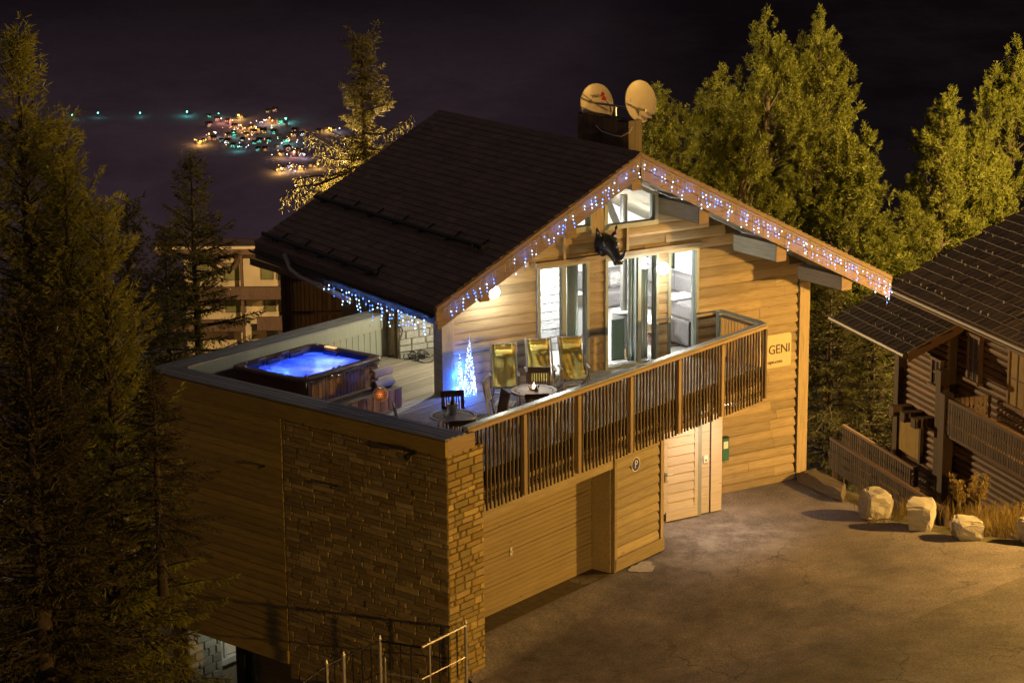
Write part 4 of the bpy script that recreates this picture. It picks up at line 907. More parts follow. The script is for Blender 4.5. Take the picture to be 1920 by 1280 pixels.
# steps/bench beside the tub, towels, lantern
t = thing('tub_bench', 'low dark wooden bench step standing against the hot tub', 'bench', TF.p(2.15, 4.62, 0.004), TF.rot())
for k in range(4): part('top_board', MB().box(-1.1, 1.0, -0.28 + k * 0.14, -0.145 + k * 0.14, 0.40, 0.43), M['slat'], t, world=False)
for k in range(9): part('front_slat', MB().box(-1.05 + k * 0.23, -0.85 + k * 0.23, -0.27, -0.25, 0.02, 0.395), M['tubwood'], t, world=False)
for x in (-1.05, 0.93):
    for y in (-0.24, 0.2): part('leg', MB().box(x, x + 0.06, y, y + 0.06, 0, 0.399), M['slat'], t, world=False)
def towel(loc, label, col_):
    t = thing('rolled_towel', label, 'towel', loc, TF.rot()); 
    sp = []
    for k in range(46):
        q = k * 0.42; r = 0.018 + 0.0019 * k; sp.append((r * math.cos(q), r * math.sin(q) + 0.0))
    mb = MB(); inner = sp; outp = [(x * (1 + 0.008 / max(0.02, math.hypot(x, y))), y * (1 + 0.008 / max(0.02, math.hypot(x, y)))) for x, y in sp]
    nn = len(sp); vs_ = []
    for X_ in (-0.28, 0.28):
        for x, y in inner: vs_.append((X_, x, y + 0.11))
        for x, y in outp: vs_.append((X_, x, y + 0.11))
    fs = []
    for k in range(nn - 1):
        fs += [(k, k + 1, 2 * nn + k + 1, 2 * nn + k), (nn + k + 1, nn + k, 3 * nn + k, 3 * nn + k + 1), (k + 1, k, nn + k, nn + k + 1), (2 * nn + k, 2 * nn + k + 1, 3 * nn + k + 1, 3 * nn + k)]
    mb.add(vs_, fs); part('towel_roll', mb, col_, t, world=False); return t
tm = plain('mauve towel', (0.50, 0.40, 0.42), 0.95, nz=0.15, scale=30, bst=0.5); tm2 = plain('blue grey towel', (0.36, 0.36, 0.42), 0.95, nz=0.15, scale=30, bst=0.5)
towel(TF.p(2.85, 4.62, 0.434), 'lower blue grey rolled towel on the bench by the tub', tm2); towel(TF.p(2.92, 4.72, 0.64), 'mauve rolled towel lying on top of the other by the tub', tm)
t = thing('round_lantern', 'round amber mosaic glass lantern glowing at the bench end', 'lantern', at(714, 752, DECK + 0.44), 0)
mo = emit('lit amber mosaic', (1.0, 0.45, 0.2), 0.06); lo = MB()
rg = random.Random(3)
for i in range(9):
    ph = math.pi * (i + 0.8) / 10; nn = max(5, int(22 * math.sin(ph)))
    for j in range(nn):
        q = 6.2832 * (j + 0.5 * (i % 2)) / nn; r = 0.15
        cN = Vector((math.sin(ph) * math.cos(q), math.sin(ph) * math.sin(q), -math.cos(ph))); e1_ = Vector((-math.sin(q), math.cos(q), 0)); e2_ = cN.cross(e1_)
        c_ = cN * r + Vector((0, 0, 0.15)); h1, h2 = 0.018, 0.018
        lo.hexa([c_ - e1_ * h1 - e2_ * h2, c_ + e1_ * h1 - e2_ * h2, c_ + e1_ * h1 + e2_ * h2, c_ - e1_ * h1 + e2_ * h2] + [c_ + cN * 0.01 - e1_ * h1 * 0.7 - e2_ * h2 * 0.7, c_ + cN * 0.01 + e1_ * h1 * 0.7 - e2_ * h2 * 0.7, c_ + cN * 0.01 + e1_ * h1 * 0.7 + e2_ * h2 * 0.7, c_ + cN * 0.01 - e1_ * h1 * 0.7 + e2_ * h2 * 0.7])
tag(part('mosaic_glass', lo, mo, t, world=False), kind='stuff'); part('bowl', MB().ball((0, 0, 0.15), 0.143, 16, 10), plain('dark amber glass', (0.12, 0.05, 0.02), 0.1), t, world=False, smooth=True)
part('neck', MB().lathe((0, 0, 0.28), [(0.07, 0), (0.075, 0.03), (0.06, 0.035)], 14), M['metal'], t, world=False)
lamp('lantern_light', 'POINT', (0.0, -0.22, 0.2), 0.8, (1, 0.5, 0.18), t, 0.04, world=False)
t = thing('cable_tangle', 'tangle of black cables on the deck below the stone wall', 'cable', HF.p(1.25, 3.25, 0.0)); rg = random.Random(8); mb = MB()
for k in range(5):
    p = Vector((rg.uniform(-0.2, 0.2), rg.uniform(-0.2, 0.1), 0.02)); pts = []
    for i in range(14): p = p + Vector((rg.uniform(-0.14, 0.14), rg.uniform(-0.10, 0.10), 0)); p.z = max(0.015, 0.06 + 0.1 * math.sin(i * 0.9 + k)); pts.append(p.copy())
    mb.tube(pts, 0.012, 5)
part('cables', mb, M['rope'], t, world=False); part('plug_box', MB().box(-0.1, 0.06, -0.06, 0.04, 0.0, 0.09), M['rope'], t, world=False)
pts = [onpl(x, y, HF.p(0, 3.44, 0), HF.v) for x, y in ((744, 575), (745, 600), (750, 612), (755, 618), (753, 630), (748, 640), (747, 668))]
tag(link('hanging_cable', MB().tube(pts, 0.012, 5).mesh('hanging_cable', M['rope'])), 'thin black cable hanging down the edge of the stone wall', 'cable')
# ================================================================== terrace furniture
M['yellow'] = plain('yellow canvas', (0.88, 0.74, 0.20), 0.85, nz=0.08, scale=30, bst=0.1)
M['ashwood'] = wood('pale chair frame', (0.36, 0.31, 0.24), 0.0, var=0.1)
M['teak'] = wood('dark teak', (0.15, 0.10, 0.06), BB, var=0.15)
M['greyteak'] = wood('weathered table slats', (0.58, 0.56, 0.50), BB, var=0.1)
M['paleteak'] = wood('silvered chair slats', (0.75, 0.73, 0.67), BB, var=0.1)
def deck_chair(loc, rz, label):
    t = thing('deck_chair', label, 'deck chair', loc, rz, 'yellow deck chairs against the gable wall')
    W = 0.27
    A0, A1 = Vector((0, -0.05, 0.36)), Vector((0, 0.55, 1.16))       # sling: front bar to top bar
    for s in (-1, 1):
        part('back_leg', MB().tube([(s * W, -0.30, 0.02), (s * W, 0.57, 1.20)], 0.02, 6), M['ashwood'], t, world=False)
        part('front_leg', MB().tube([(s * (W - 0.045), 0.62, 0.02), (s * (W - 0.045), -0.06, 0.38)], 0.02, 6), M['ashwood'], t, world=False)
        part('armrest', MB().box(s * (W + 0.03) - 0.03, s * (W + 0.03) + 0.03, -0.14, 0.30, 0.60, 0.625), M['ashwood'], t, world=False)
        part('arm_support', MB().box(s * (W + 0.03) - 0.015, s * (W + 0.03) + 0.015, -0.02, 0.02, 0.34, 0.60), M['ashwood'], t, world=False)
    for p in (A0, A1, Vector((0, 0.62, 0.05)), Vector((0, -0.28, 0.05))): part('cross_bar', MB().tube([p + Vector((-W - 0.01, 0, 0)), p + Vector((W + 0.01, 0, 0))], 0.02, 6), M['ashwood'], t, world=False)
    n = 14; vs_ = []; wv = W - 0.028
    for k in range(n + 1):
        f = k / n; p = A0.lerp(A1, f) + Vector((0, 0.10, -0.09)) * (4 * f * (1 - f)) * 0.8
        for s in (-1, -0.5, 0, 0.5, 1): vs_.append(p + Vector((s * wv, 0, 0)) + Vector((0, 0.02, -0.02)) * (1 - s * s))
    mb = MB(); mb.add(vs_, [(k * 5 + j, k * 5 + j + 1, (k + 1) * 5 + j + 1, (k + 1) * 5 + j) for k in range(n) for j in range(4)])
    o = part('canvas', mb, M['yellow'], t, world=False, smooth=True); o.modifiers.new('t', 'SOLIDIFY').thickness = 0.006
    c_ = A0.lerp(A1, 0.76) + Vector((0, 0.02, 0.0)); d_ = (A1 - A0).normalized(); nn = Vector((0, -d_.z, d_.y))
    mb = MB().tube([c_ + nn * 0.03 - d_ * 0.085, c_ + nn * 0.045 - d_ * 0.045, c_ + nn * 0.05, c_ + nn * 0.045 + d_ * 0.045, c_ + nn * 0.03 + d_ * 0.085], [(0.17, 0.012), (0.185, 0.035), (0.19, 0.042), (0.185, 0.035), (0.17, 0.012)], 16)
    pl = part('pillow', mb, M['yellow'], t, world=False, smooth=True)
    for s in (-1, 1): part('strap', MB().hexa([c_ + Vector((s * 0.18 - 0.01, 0, 0)) + nn * 0.03 , c_ + Vector((s * 0.18 + 0.01, 0, 0)) + nn * 0.03, c_ + Vector((s * 0.18 + 0.01, 0, 0)) + nn * 0.036, c_ + Vector((s * 0.18 - 0.01, 0, 0)) + nn * 0.036] + [A1 + Vector((s * 0.18 - 0.01, 0, 0)) + nn * 0.02, A1 + Vector((s * 0.18 + 0.01, 0, 0)) + nn * 0.02, A1 + Vector((s * 0.18 + 0.01, 0, 0)) + nn * 0.026, A1 + Vector((s * 0.18 - 0.01, 0, 0)) + nn * 0.026]), M['yellow'], pl)
    return t
for (px, py), rz, lab in (((946, 726), math.radians(2), 'leftmost yellow canvas deck chair, nearest the blue cone lights'), ((1014, 716), math.radians(5), 'middle yellow deck chair standing behind a dark slatted chair'), ((1078, 712), math.radians(9), 'rightmost yellow deck chair, tallest, before the left window')):
    p = at(px, py, DECK + 0.36); f_ = Vector((0, -0.05, 0)); deck_chair(Vector((p.x, p.y, DECK)) - f_, rz, lab)
def round_table(loc, label, ring):
    t = thing('round_table', label, 'table', loc, TF.rot(), 'round terrace tables'); R = 0.47
    n = 40
    rgm = MB(); vs_ = []
    for z, r0, r1 in ((0.70, R - 0.07, R), (0.73, R - 0.07, R)):
        for k in range(n): q = 6.2832 * k / n; vs_ += [(r0 * math.cos(q), r0 * math.sin(q), z), (r1 * math.cos(q), r1 * math.sin(q), z)]
    fs = []
    for k in range(n):
        j = (k + 1) % n; a_, b_, c_, d_ = 2 * k, 2 * k + 1, 2 * j + 1, 2 * j; o_ = 2 * n
        fs += [(a_, d_, c_, b_), (o_ + a_, o_ + b_, o_ + c_, o_ + d_), (b_, c_, o_ + c_, o_ + b_), (a_, o_ + a_, o_ + d_, d_)]
    rgm.add(vs_, fs); part('rim', rgm, M['paleteak'] if ring else M['greyteak'], t, world=False)
    x = -0.385
    while x < 0.39:
        w_ = 0.058; h0 = math.sqrt(max(0.0, (R - 0.075) ** 2 - max(abs(x), abs(x + w_)) ** 2))
        if h0 > 0.03: part('top_slat', MB().box(x + 0.003, x + w_ - 0.003, -h0, h0, 0.702, 0.727), M['greyteak'], t, world=False)
        x += w_
    for k in range(4):
        q = math.pi / 4 + k * math.pi / 2; part('leg', MB().tube([(0.33 * math.cos(q), 0.33 * math.sin(q), 0), (0.27 * math.cos(q), 0.27 * math.sin(q), 0.70)], 0.028, 6), M['greyteak'], t, world=False)
    part('apron', MB().box(-0.3, 0.3, -0.02, 0.02, 0.62, 0.70).box(-0.02, 0.02, -0.3, 0.3, 0.62, 0.699), M['greyteak'], t, world=False)
    return t
T1 = at(1001, 731, DECK + 0.73); T2 = at(850, 778, DECK + 0.73)
t1 = round_table(Vector((T1.x, T1.y, DECK + 0.003)), 'round grey slatted table with a lit candle lantern on it', False)
t2 = round_table(Vector((T2.x, T2.y, DECK + 0.003)), 'round table with pale rim and a wine bucket on it', True)
def chair(loc, rz, label, mat, mat2=None, lean=0.2):
    t = thing('slatted_chair', label, 'chair', loc, rz, 'slatted chairs round the terrace tables')   # faces local +y
    for x in (-0.21, 0.21):
        part('front_leg', MB().box(x - 0.02, x + 0.02, 0.17, 0.21, 0, 0.42), mat, t, world=False)
        part('back_leg', MB().hexa([(x - 0.02, -0.24, 0), (x + 0.02, -0.24, 0), (x + 0.02, -0.2, 0), (x - 0.02, -0.2, 0), (x - 0.02, -0.22 - lean, 0.92), (x + 0.02, -0.22 - lean, 0.92), (x + 0.02, -0.19 - lean, 0.92), (x - 0.02, -0.19 - lean, 0.92)]), mat, t, world=False)
    for k in range(6): part('seat_slat', MB().box(-0.23, 0.23, -0.19 + k * 0.07, -0.13 + k * 0.07, 0.425, 0.445), mat2 or mat, t, world=False)
    def by(z): return -0.205 - lean * z / 0.92
    part('top_rail', MB().hexa([(-0.24, by(0.82) - 0.015, 0.82), (0.24, by(0.82) - 0.015, 0.82), (0.24, by(0.82) + 0.015, 0.82), (-0.24, by(0.82) + 0.015, 0.82), (-0.24, by(0.94) - 0.015, 0.94), (0.24, by(0.94) - 0.015, 0.94), (0.24, by(0.94) + 0.015, 0.94), (-0.24, by(0.94) + 0.015, 0.94)]), mat, t, world=False)
    part('lower_rail', MB().box(-0.19, 0.19, by(0.5) - 0.012, by(0.5) + 0.012, 0.47, 0.52), mat, t, world=False)
    for k in range(8):
        x = -0.175 + k * 0.05; part('back_slat', MB().hexa([(x - 0.012, by(0.52) - 0.007, 0.52), (x + 0.012, by(0.52) - 0.007, 0.52), (x + 0.012, by(0.52) + 0.007, 0.52), (x - 0.012, by(0.52) + 0.007, 0.52), (x - 0.012, by(0.82) - 0.007, 0.82), (x + 0.012, by(0.82) - 0.007, 0.82), (x + 0.012, by(0.82) + 0.007, 0.82), (x - 0.012, by(0.82) + 0.007, 0.82)]), mat, t, world=False)
    return t
def chair_px(px, py, z, face, label, mat, off=-0.40, mat2=None):     # (px,py): middle of the top rail at height z
    p = at(px, py, DECK + z); d_ = Vector((-math.sin(face), math.cos(face), 0)); q = Vector((p.x, p.y, DECK + 0.003)) - d_ * off
    return chair(q, face, label, mat, mat2)
chair_px(1011, 690, 0.92, math.radians(178), 'dark slatted chair between the middle deck chair and the candle table', M['teak'])
chair_px(1007, 740, 0.92, math.radians(2), 'dark slatted chair pushed under the candle table, nearest the railing', M['teak'])
chair_px(909, 712, 0.92, math.radians(-100), 'pale slatted chair seen side-on, left of the candle table', M['paleteak'], mat2=M['paleteak'])
chair_px(1097, 708, 0.92, math.radians(80), 'chair right of the candle table, only its pale back corner showing', M['paleteak'])
chair_px(848, 734, 0.92, math.radians(190), 'dark slatted chair behind the wine bucket table, before the blue cones', M['teak'])
chair_px(865, 790, 0.92, math.radians(10), 'dark slatted chair on the near side of the wine bucket table', M['teak'])
chair_px(738, 757, 0.92, math.radians(-80), 'chair left of the wine bucket table, only its pale back edge showing', M['paleteak'])
chair_px(948, 752, 0.72, math.radians(110), 'low dark chair back beside the pale chair at the railing', M['teak'])
# candle lantern
t = thing('candle_lantern', 'small lit candle lantern on the grey slatted table', 'candle', Vector((T1.x, T1.y, DECK + 0.733)))
part('dish', MB().lathe((0, 0, 0), [(0.07, 0), (0.1, 0.02), (0.1, 0.03), (0.06, 0.03)], 14), M['darkmetal'], t, world=False)
part('candle', MB().lathe((0, 0, 0.03), [(0.04, 0), (0.04, 0.07), (0.03, 0.075)], 12), emit('glowing wax', (1, 0.62, 0.35), 2.5), t, world=False)
for k in range(4): q = k * 1.571 + 0.4; part('petal', MB().hexa([(0.09 * math.cos(q + s) , 0.09 * math.sin(q + s), 0.03) for s in (-0.3, 0.3)] + [(0.095 * math.cos(q + s), 0.095 * math.sin(q + s), 0.03) for s in (0.3, -0.3)] + [(0.12 * math.cos(q + s), 0.12 * math.sin(q + s), 0.10) for s in (-0.12, 0.12)] + [(0.126 * math.cos(q + s), 0.126 * math.sin(q + s), 0.10) for s in (0.12, -0.12)]), M['darkmetal'], t, world=False)
part('flame', MB().tube([(0, 0, 0.105), (0, 0, 0.13), (0, 0, 0.16)], [0.006, 0.011, 0.002], 6), emit('candle flame', (1, 0.75, 0.35), 12), t, world=False)
lamp('candle_light', 'POINT', (0, 0, 0.22), 2.5, (1, 0.6, 0.3), t, 0.03, world=False)
# wine bucket with bottle and glasses
t = thing('wine_bucket', 'shiny wine bucket with a bottle on the pale-rimmed table', 'wine bucket', Vector((T2.x, T2.y, DECK + 0.733)) + Vector((-0.02, 0.05, 0)))
chrome = plain('polished steel', (0.6, 0.6, 0.58), 0.12, 1.0)
part('bucket', MB().lathe((0, 0, 0), [(0.075, 0), (0.08, 0.01), (0.10, 0.21), (0.108, 0.215), (0.108, 0.225), (0.095, 0.22)], 20), chrome, t, world=False, smooth=True)
for s in (-1, 1): part('handle', MB().tube([(s * 0.1, 0, 0.17), (s * 0.135, 0, 0.17), (s * 0.135, 0, 0.12), (s * 0.098, 0, 0.12)], 0.008, 6), chrome, t, world=False)
part('bottle', MB().tube([(-0.01, 0, 0.05), (0.0, 0, 0.24), (0.005, 0, 0.28), (0.01, 0, 0.30), (0.02, 0.0, 0.40)], [0.038, 0.038, 0.03, 0.014, 0.013], 12), plain('dark green bottle', (0.012, 0.03, 0.015), 0.08), t, world=False, smooth=True)
for i, (dx, dy) in enumerate(((-0.19, -0.02), (-0.16, -0.13))):
    g = thing('wine_glass', ['stemmed wine glass left of the wine bucket', 'stemmed wine glass in front of the wine bucket'][i], 'glass', Vector((T2.x + dx, T2.y + dy, DECK + 0.733)))
    part('glass_body', MB().lathe((0, 0, 0), [(0.035, 0), (0.035, 0.004), (0.006, 0.01), (0.005, 0.08), (0.03, 0.10), (0.04, 0.14), (0.034, 0.19), (0.031, 0.19), (0.036, 0.14), (0.004, 0.10)], 14), M['glass'], g, world=False, smooth=True)
# ---- light cones
M['cool'] = emit('cool white led', (0.70, 0.84, 1.0), 5.0); M['blue'] = emit('blue led', (0.10, 0.25, 1.0), 3.0); M['wire'] = plain('pale wire', (0.45, 0.47, 0.5), 0.5)
def light_cone(px, py, H_, R_, label, nb_, pw, rot):
    p = at(px, py, DECK); t = thing('light_cone', label, 'light cone', Vector((p.x, p.y, DECK + 0.003)), rot, 'illuminated cones on the deck')
    fm = MB()
    for z, r in ((0.0, R_), (0.34 * H_, R_ * 0.66), (0.68 * H_, R_ * 0.32)): fm.tube([(r * math.cos(6.2832 * k / 20), r * math.sin(6.2832 * k / 20), z + 0.006) for k in range(21)], 0.005, 4)
    for k in range(8): q = 6.2832 * k / 8; fm.tube([(R_ * math.cos(q), R_ * math.sin(q), 0.0), (0, 0, H_)], 0.004, 4)
    part('wire_frame', fm, M['wire'], t, world=False)
    rg = random.Random(int(H_ * 100)); b1 = MB(); b2 = MB()
    for k in range(nb_):
        f = 1 - math.sqrt(rg.random()); q = rg.uniform(0, 6.2832); r = R_ * (1 - f) * rg.uniform(0.9, 1.03)
        (b1 if rg.random() < 0.62 else b2).ball((r * math.cos(q), r * math.sin(q), f * H_ + 0.01), rg.uniform(0.007, 0.012), 5, 3)
    tag(part('white_bulbs', b1, M['cool'], t, world=False), kind='stuff'); tag(part('blue_bulbs', b2, M['blue'], t, world=False), kind='stuff')
    for f in (0.12, 0.45): lamp('cone_light', 'POINT', HF.v * (R_ * 0.5) - HF.u * 0.05 + Vector((0, 0, H_ * f)), pw, (0.01, 0.12, 1.0), t, 0.05, world=False)
light_cone(881, 742, 1.36, 0.155, 'taller blue and white light cone against the gable wall', 420, 34, 0.0)
light_cone(863, 742, 0.95, 0.095, 'shorter blue and white light cone behind the taller one', 200, 20, 0.0)
# ---- icicle light strings
def icicles(pts, label, seed, n, drop, glow, dens=1.0, gap=0.0):
    rg = random.Random(seed); t = thing('icicle_lights', label, 'string lights', pts[0], group='icicle light strings on the roof edge')
    L = [0]; 
    for p, q in zip(pts[:-1], pts[1:]): L.append(L[-1] + (q - p).length)
    def along(s):
        for i in range(len(pts) - 1):
            if s <= L[i + 1] or i == len(pts) - 2: return pts[i].lerp(pts[i + 1], (s - L[i]) / (L[i + 1] - L[i]))
    wire = MB().tube([along(L[-1] * k / 60) + Vector((0, 0, 0.008 * math.sin(k * 1.7))) for k in range(61)], 0.006, 4); b1 = MB(); b2 = MB()
    outd = -HF.v * 0.02
    for k in range(n):
        s = L[-1] * (k + rg.uniform(0.1, 0.9)) / n
        if gap and rg.random() < gap: continue
        p = along(s); ln = drop * rg.choice((0.35, 0.6, 0.8, 1.0)); m_ = max(2, int(ln / 0.075)); pp = [p.copy()]
        for i in range(m_): pp.append(pp[-1] + Vector((rg.uniform(-0.02, 0.02), 0, -ln / m_)) + outd * rg.uniform(-0.3, 0.5)); 
        wire.tube(pp, 0.003, 4, cap=False)
        for i, q in enumerate(pp[1:]):
            if rg.random() < 0.62 * dens:
                (b1 if rg.random() < 0.5 else b2).ball(q + outd * 0.5, rg.uniform(0.010, 0.0165), 6, 4)
    part('cable', wire, M['wire'], t); tag(part('white_bulbs', b1, M['ice'], t), kind='stuff'); tag(part('blue_bulbs', b2, M['iceb'], t), kind='stuff')
    for k in range(glow):
        lamp('string_glow', 'POINT', along(L[-1] * (k + 0.5) / glow) + Vector((0, 0, -0.16)) - HF.v * 0.09, 1.1, (0.03, 0.20, 1.0), t, 0.05)
M['ice'] = emit('icy white led', (0.42, 0.68, 1.0), 6.0); M['iceb'] = emit('icicle blue led', (0.05, 0.20, 1.0), 6.0)
def vp(u, off, d=D0 - 0.045): return HF.p(u, d, roofz(u) - off)
icicles([vp(AR + 0.05, 0.16), vp(RE + 0.02, 0.16)], 'blue icicle lights along the right slope of the gable edge', 21, 66, 0.42, 9)
icicles([vp(LE + 0.05, 0.18), vp(AR - 0.03, 0.16)], 'blue icicle lights along the left slope of the gable edge', 22, 42, 0.38, 6, gap=0.12)
icicles([HF.p(LE - 0.2, D0 + 0.1, roofz(LE) - 0.26), HF.p(LE - 0.2, 2.9, roofz(LE) - 0.26)], 'blue icicle lights hanging below the left eave gutter', 23, 36, 0.48, 6)
icicles([HF.p(RE + 0.02, D0 - 0.03, roofz(RE) - 0.1), HF.p(RE + 0.03, D0 + 0.15, roofz(RE) - 0.5)], 'blue icicle lights trailing off the right roof corner', 24, 5, 0.4, 1)
# ================================================================== street lamps (just outside the picture)
def street_lamp(loc, zg, power, label, name='street_lamp', face=0.0, col=SODIUM, tilt=None):
    t = thing(name, label, 'street lamp', (loc[0], loc[1], zg), face)
    h = loc[2] - zg
    part('pole', MB().tube([(0, 0, 0), (0, 0, h + 0.1)], [0.07, 0.045], 10), M['darkmetal'], t, world=False)
    part('arm', MB().tube([(0, 0, h + 0.1), (0.3, 0, h + 0.34), (0.75, 0, h + 0.38)], 0.03, 8), M['darkmetal'], t, world=False)
    part('lamp_head', MB().hexa([(0.6, -0.13, h + 0.30), (1.15, -0.1, h + 0.32), (1.15, 0.1, h + 0.32), (0.6, 0.13, h + 0.30), (0.62, -0.1, h + 0.42), (1.1, -0.07, h + 0.40), (1.1, 0.07, h + 0.40), (0.62, 0.1, h + 0.42)]), M['darkmetal'], t, world=False)
    part('lens', MB().lathe((0.88, 0, h + 0.22), [(0.03, 0), (0.1, 0.04), (0.12, 0.075)], 12), emit(name + ' lens', (1, 0.6, 0.2), 20), t, world=False)
    lamp('lamp_light', 'POINT', (0.88, 0, h + 0.12), power, col, t, 0.11, world=False)
    return t
def sl(pt, zg, power, label, col=SODIUM, toward=(0, 0)):
    f_ = math.atan2(toward[1] - pt.y, toward[0] - pt.x); p = pt - Vector((math.cos(f_), math.sin(f_), 0)) * 0.88; p.z = pt.z - 0.12
    street_lamp(p, zg, power, label, face=f_, col=col)
sl(HF.p(15.6, -8.8, 1.0), -0.3, P_STREET, 'sodium street lamp beyond the boulders', toward=(5, 5))
sl(TF.p(-7.6, -26.0, 1.1), 0.0, P_STREET2, 'sodium street lamp down the street towards the viewer', toward=(0, 0))
l3 = atd(648, 352, 73.5); sl(l3, -8, P_STREET3, 'street lamp hidden behind the chalet roof', col=(1.0, 0.66, 0.28), toward=(l3.x, l3.y - 5))
sl(Vector((25.0, 31.0, 7.0)), -4.5, P_STREET4, 'street lamp uphill beside the dark log house', col=(1.0, 0.62, 0.18), toward=(10, 38))
# ================================================================== boulders, kerb stone
import bmesh
M['rock'] = stone('pale limestone', [(0.38, 0.35, 0.32), (0.48, 0.45, 0.41)], 0.0, 0.1)
def rock(loc, sx, sy, sz, seed, rz, label, name='boulder', cat='boulder', mat=None):
    rg = random.Random(seed); bm = bmesh.new()
    for k in range(46):
        d = Vector((rg.gauss(0, 1), rg.gauss(0, 1), rg.gauss(0, 1))).normalized(); e = 0.55
        d = Vector([math.copysign(abs(x) ** e, x) for x in d]); r = rg.uniform(0.72, 1.0)
        bm.verts.new((d.x * sx * r * 0.62, d.y * sy * r * 0.62, max(-0.06, sz * 0.5 + d.z * sz * r * 0.56)))
    bmesh.ops.convex_hull(bm, input=bm.verts)
    bmesh.ops.delete(bm, geom=[v for v in bm.verts if not v.link_faces], context='VERTS')
    bmesh.ops.subdivide_edges(bm, edges=list(bm.edges), cuts=2, use_grid_fill=True)
    for _ in range(1): bmesh.ops.smooth_vert(bm, verts=list(bm.verts), factor=0.3, use_axis_x=True, use_axis_y=True, use_axis_z=True)
    for v in bm.verts: v.co += Vector((rg.uniform(-1, 1), rg.uniform(-1, 1), rg.uniform(-1, 1))) * 0.018
    me = bpy.data.meshes.new(name); bm.to_mesh(me); bm.free(); me.materials.append(mat or M['rock'])
    o = link(name, me); o.location = loc; o.rotation_euler = (0, 0, rz); return tag(o, label, cat, 'boulders along the driveway edge' if name == 'boulder' else None)
for px, py, sx, sy, sz, sd, rz, lab in ((1641, 968, 0.72, 0.62, 0.72, 3, 0.3, 'pale boulder nearest the chalet, beside the long kerb stone'), (1724, 988, 0.60, 0.62, 0.76, 6, -0.3, 'tallest pale boulder with a split face, second from the chalet'), (1812, 1008, 0.66, 0.55, 0.56, 9, 0.1, 'low flat-topped pale boulder before the dry grass'), (1935, 1012, 0.62, 0.6, 0.6, 14, 0.6, 'boulder cut off by the right edge of the photo')):
    p = at(px, py, 0); rock((p.x, p.y, -0.08), sx * 0.95, sy * 0.95, sz * 1.02, sd, rz, lab)
p0, p1 = at(1505, 897, 0.0), at(1588, 938, 0.0); mid = (p0 + p1) / 2; d_ = p1 - p0
rock((mid.x, mid.y, -0.05), d_.length * 1.0, 0.60, 0.34, 22, math.atan2(d_.y, d_.x), 'long low kerb stone lying at the chalet corner', 'kerb_stone', 'kerb stone', stone('grey kerb stone', [(0.13, 0.105, 0.08), (0.17, 0.14, 0.10)], 0, 0.1))
# ================================================================== stair railing in the corner at the bottom
PR = [at(873, 1172, 0.82), at(790, 1213, 0.82), at(712, 1201, 0.82), at(644, 1232, 0.70), at(612, 1247, 0.62), at(560, 1285, 0.5)]
t = thing('stair_railing', 'galvanised tube railing at the foot of the stone corner', 'railing', (PR[1].x, PR[1].y, -0.4))
gal = plain('galvanised tube', (0.50, 0.46, 0.42), 0.45, 0.6, nz=0.15)
part('handrail', MB().tube([PR[0], PR[1]], 0.028, 8), gal, t); part('handrail', MB().tube(PR[1:], 0.024, 8), M['darkmetal'], t)
for dz in (-0.62,): part('middle_rail', MB().tube([p + Vector((0, 0, dz)) for p in PR[:3]], 0.016, 6), gal, t); part('middle_rail', MB().tube([p + Vector((0, 0, dz)) for p in PR[2:]], 0.014, 6), M['darkmetal'], t)
for p, r in ((PR[0], 0.03), (PR[0].lerp(PR[1], 0.82), 0.018), (PR[2], 0.034), (PR[3], 0.034), (PR[4], 0.034), (PR[2].lerp(PR[1], 0.12) + Vector((0, 0, -0.42)), 0.018)):
    part('post', MB().tube([(p.x, p.y, -0.62), (p.x, p.y, p.z + 0.05), (p.x, p.y, p.z + 0.12)], [r, r, r * 0.25], 8), gal, t)
for (pa, pb, k_) in ((PR[0], PR[1], 5), (PR[2], PR[3], 4), (PR[3], PR[5], 5), (PR[1], PR[2], 4)):
    for i in range(1, k_): p = pa.lerp(pb, i / k_); part('baluster', MB().tube([(p.x, p.y, p.z - 0.95), (p.x, p.y, p.z)], 0.012, 5), M['darkmetal'], t)
lnd = MB(); q0 = TF.p(-0.85, -0.3, 0); 
lnd.prism([Vector((q.x, q.y, -0.62)) for q in (TF.p(0.2, -0.35, 0), TF.p(-6, -0.2, 0), TF.p(-6, -5, 0), TF.p(0.2, -5, 0))], (0, 0, 0.12)); struct('stair_landing', lnd, M['asphalt'])
# ================================================================== dark log house on the right
NF = Frame((12.43, 22.49, 0), math.radians(164))
M['log'] = wood('dark stained logs', (0.17, 0.098, 0.055), math.radians(164), var=0.3)
M['logend'] = wood('dark brown beams', (0.085, 0.05, 0.028), math.radians(164), vert=True, var=0.2)
M['tile'] = plain('dark roof tile', (0.052, 0.034, 0.025), 0.62, nz=0.3, var=0.35, scale=14)
M['gut'] = plain('brown gutter', (0.10, 0.07, 0.05), 0.5)
nh = thing('log_house', 'dark brown log house with tiled roof behind the boulders', 'house', NF.p(2.4, 0, -4.1))
def log_wall(u0, u1, z0, z1, v, r, name):
    wl_ = part(name, MB().fbox(NF, u0, u1, v + 0.02, v + 0.25, z0, z1), M['logend'], nh); z = z0 + r
    while z < z1:
        part('log', MB().tube([NF.p(u0 - 0.1, v, z), NF.p((u0 + u1) / 2, v - 0.004, z), NF.p(u1, v, z)], r * 0.98, 8), M['log'], wl_); z += 2 * r
    return wl_
log_wall(-0.1, 2.5, -4.1, 1.6, 0.0, 0.095, 'far_wall'); log_wall(2.6, 11.0, -4.1, 3.0, 0.35, 0.095, 'near_wall')
part('rear_wall', MB().fbox(NF, -0.1, 2.5, 0.3, 6.0, -4.1, 1.5).fbox(NF, 2.6, 11, 0.65, 9, -4.1, 3.0), M['logend'], nh)
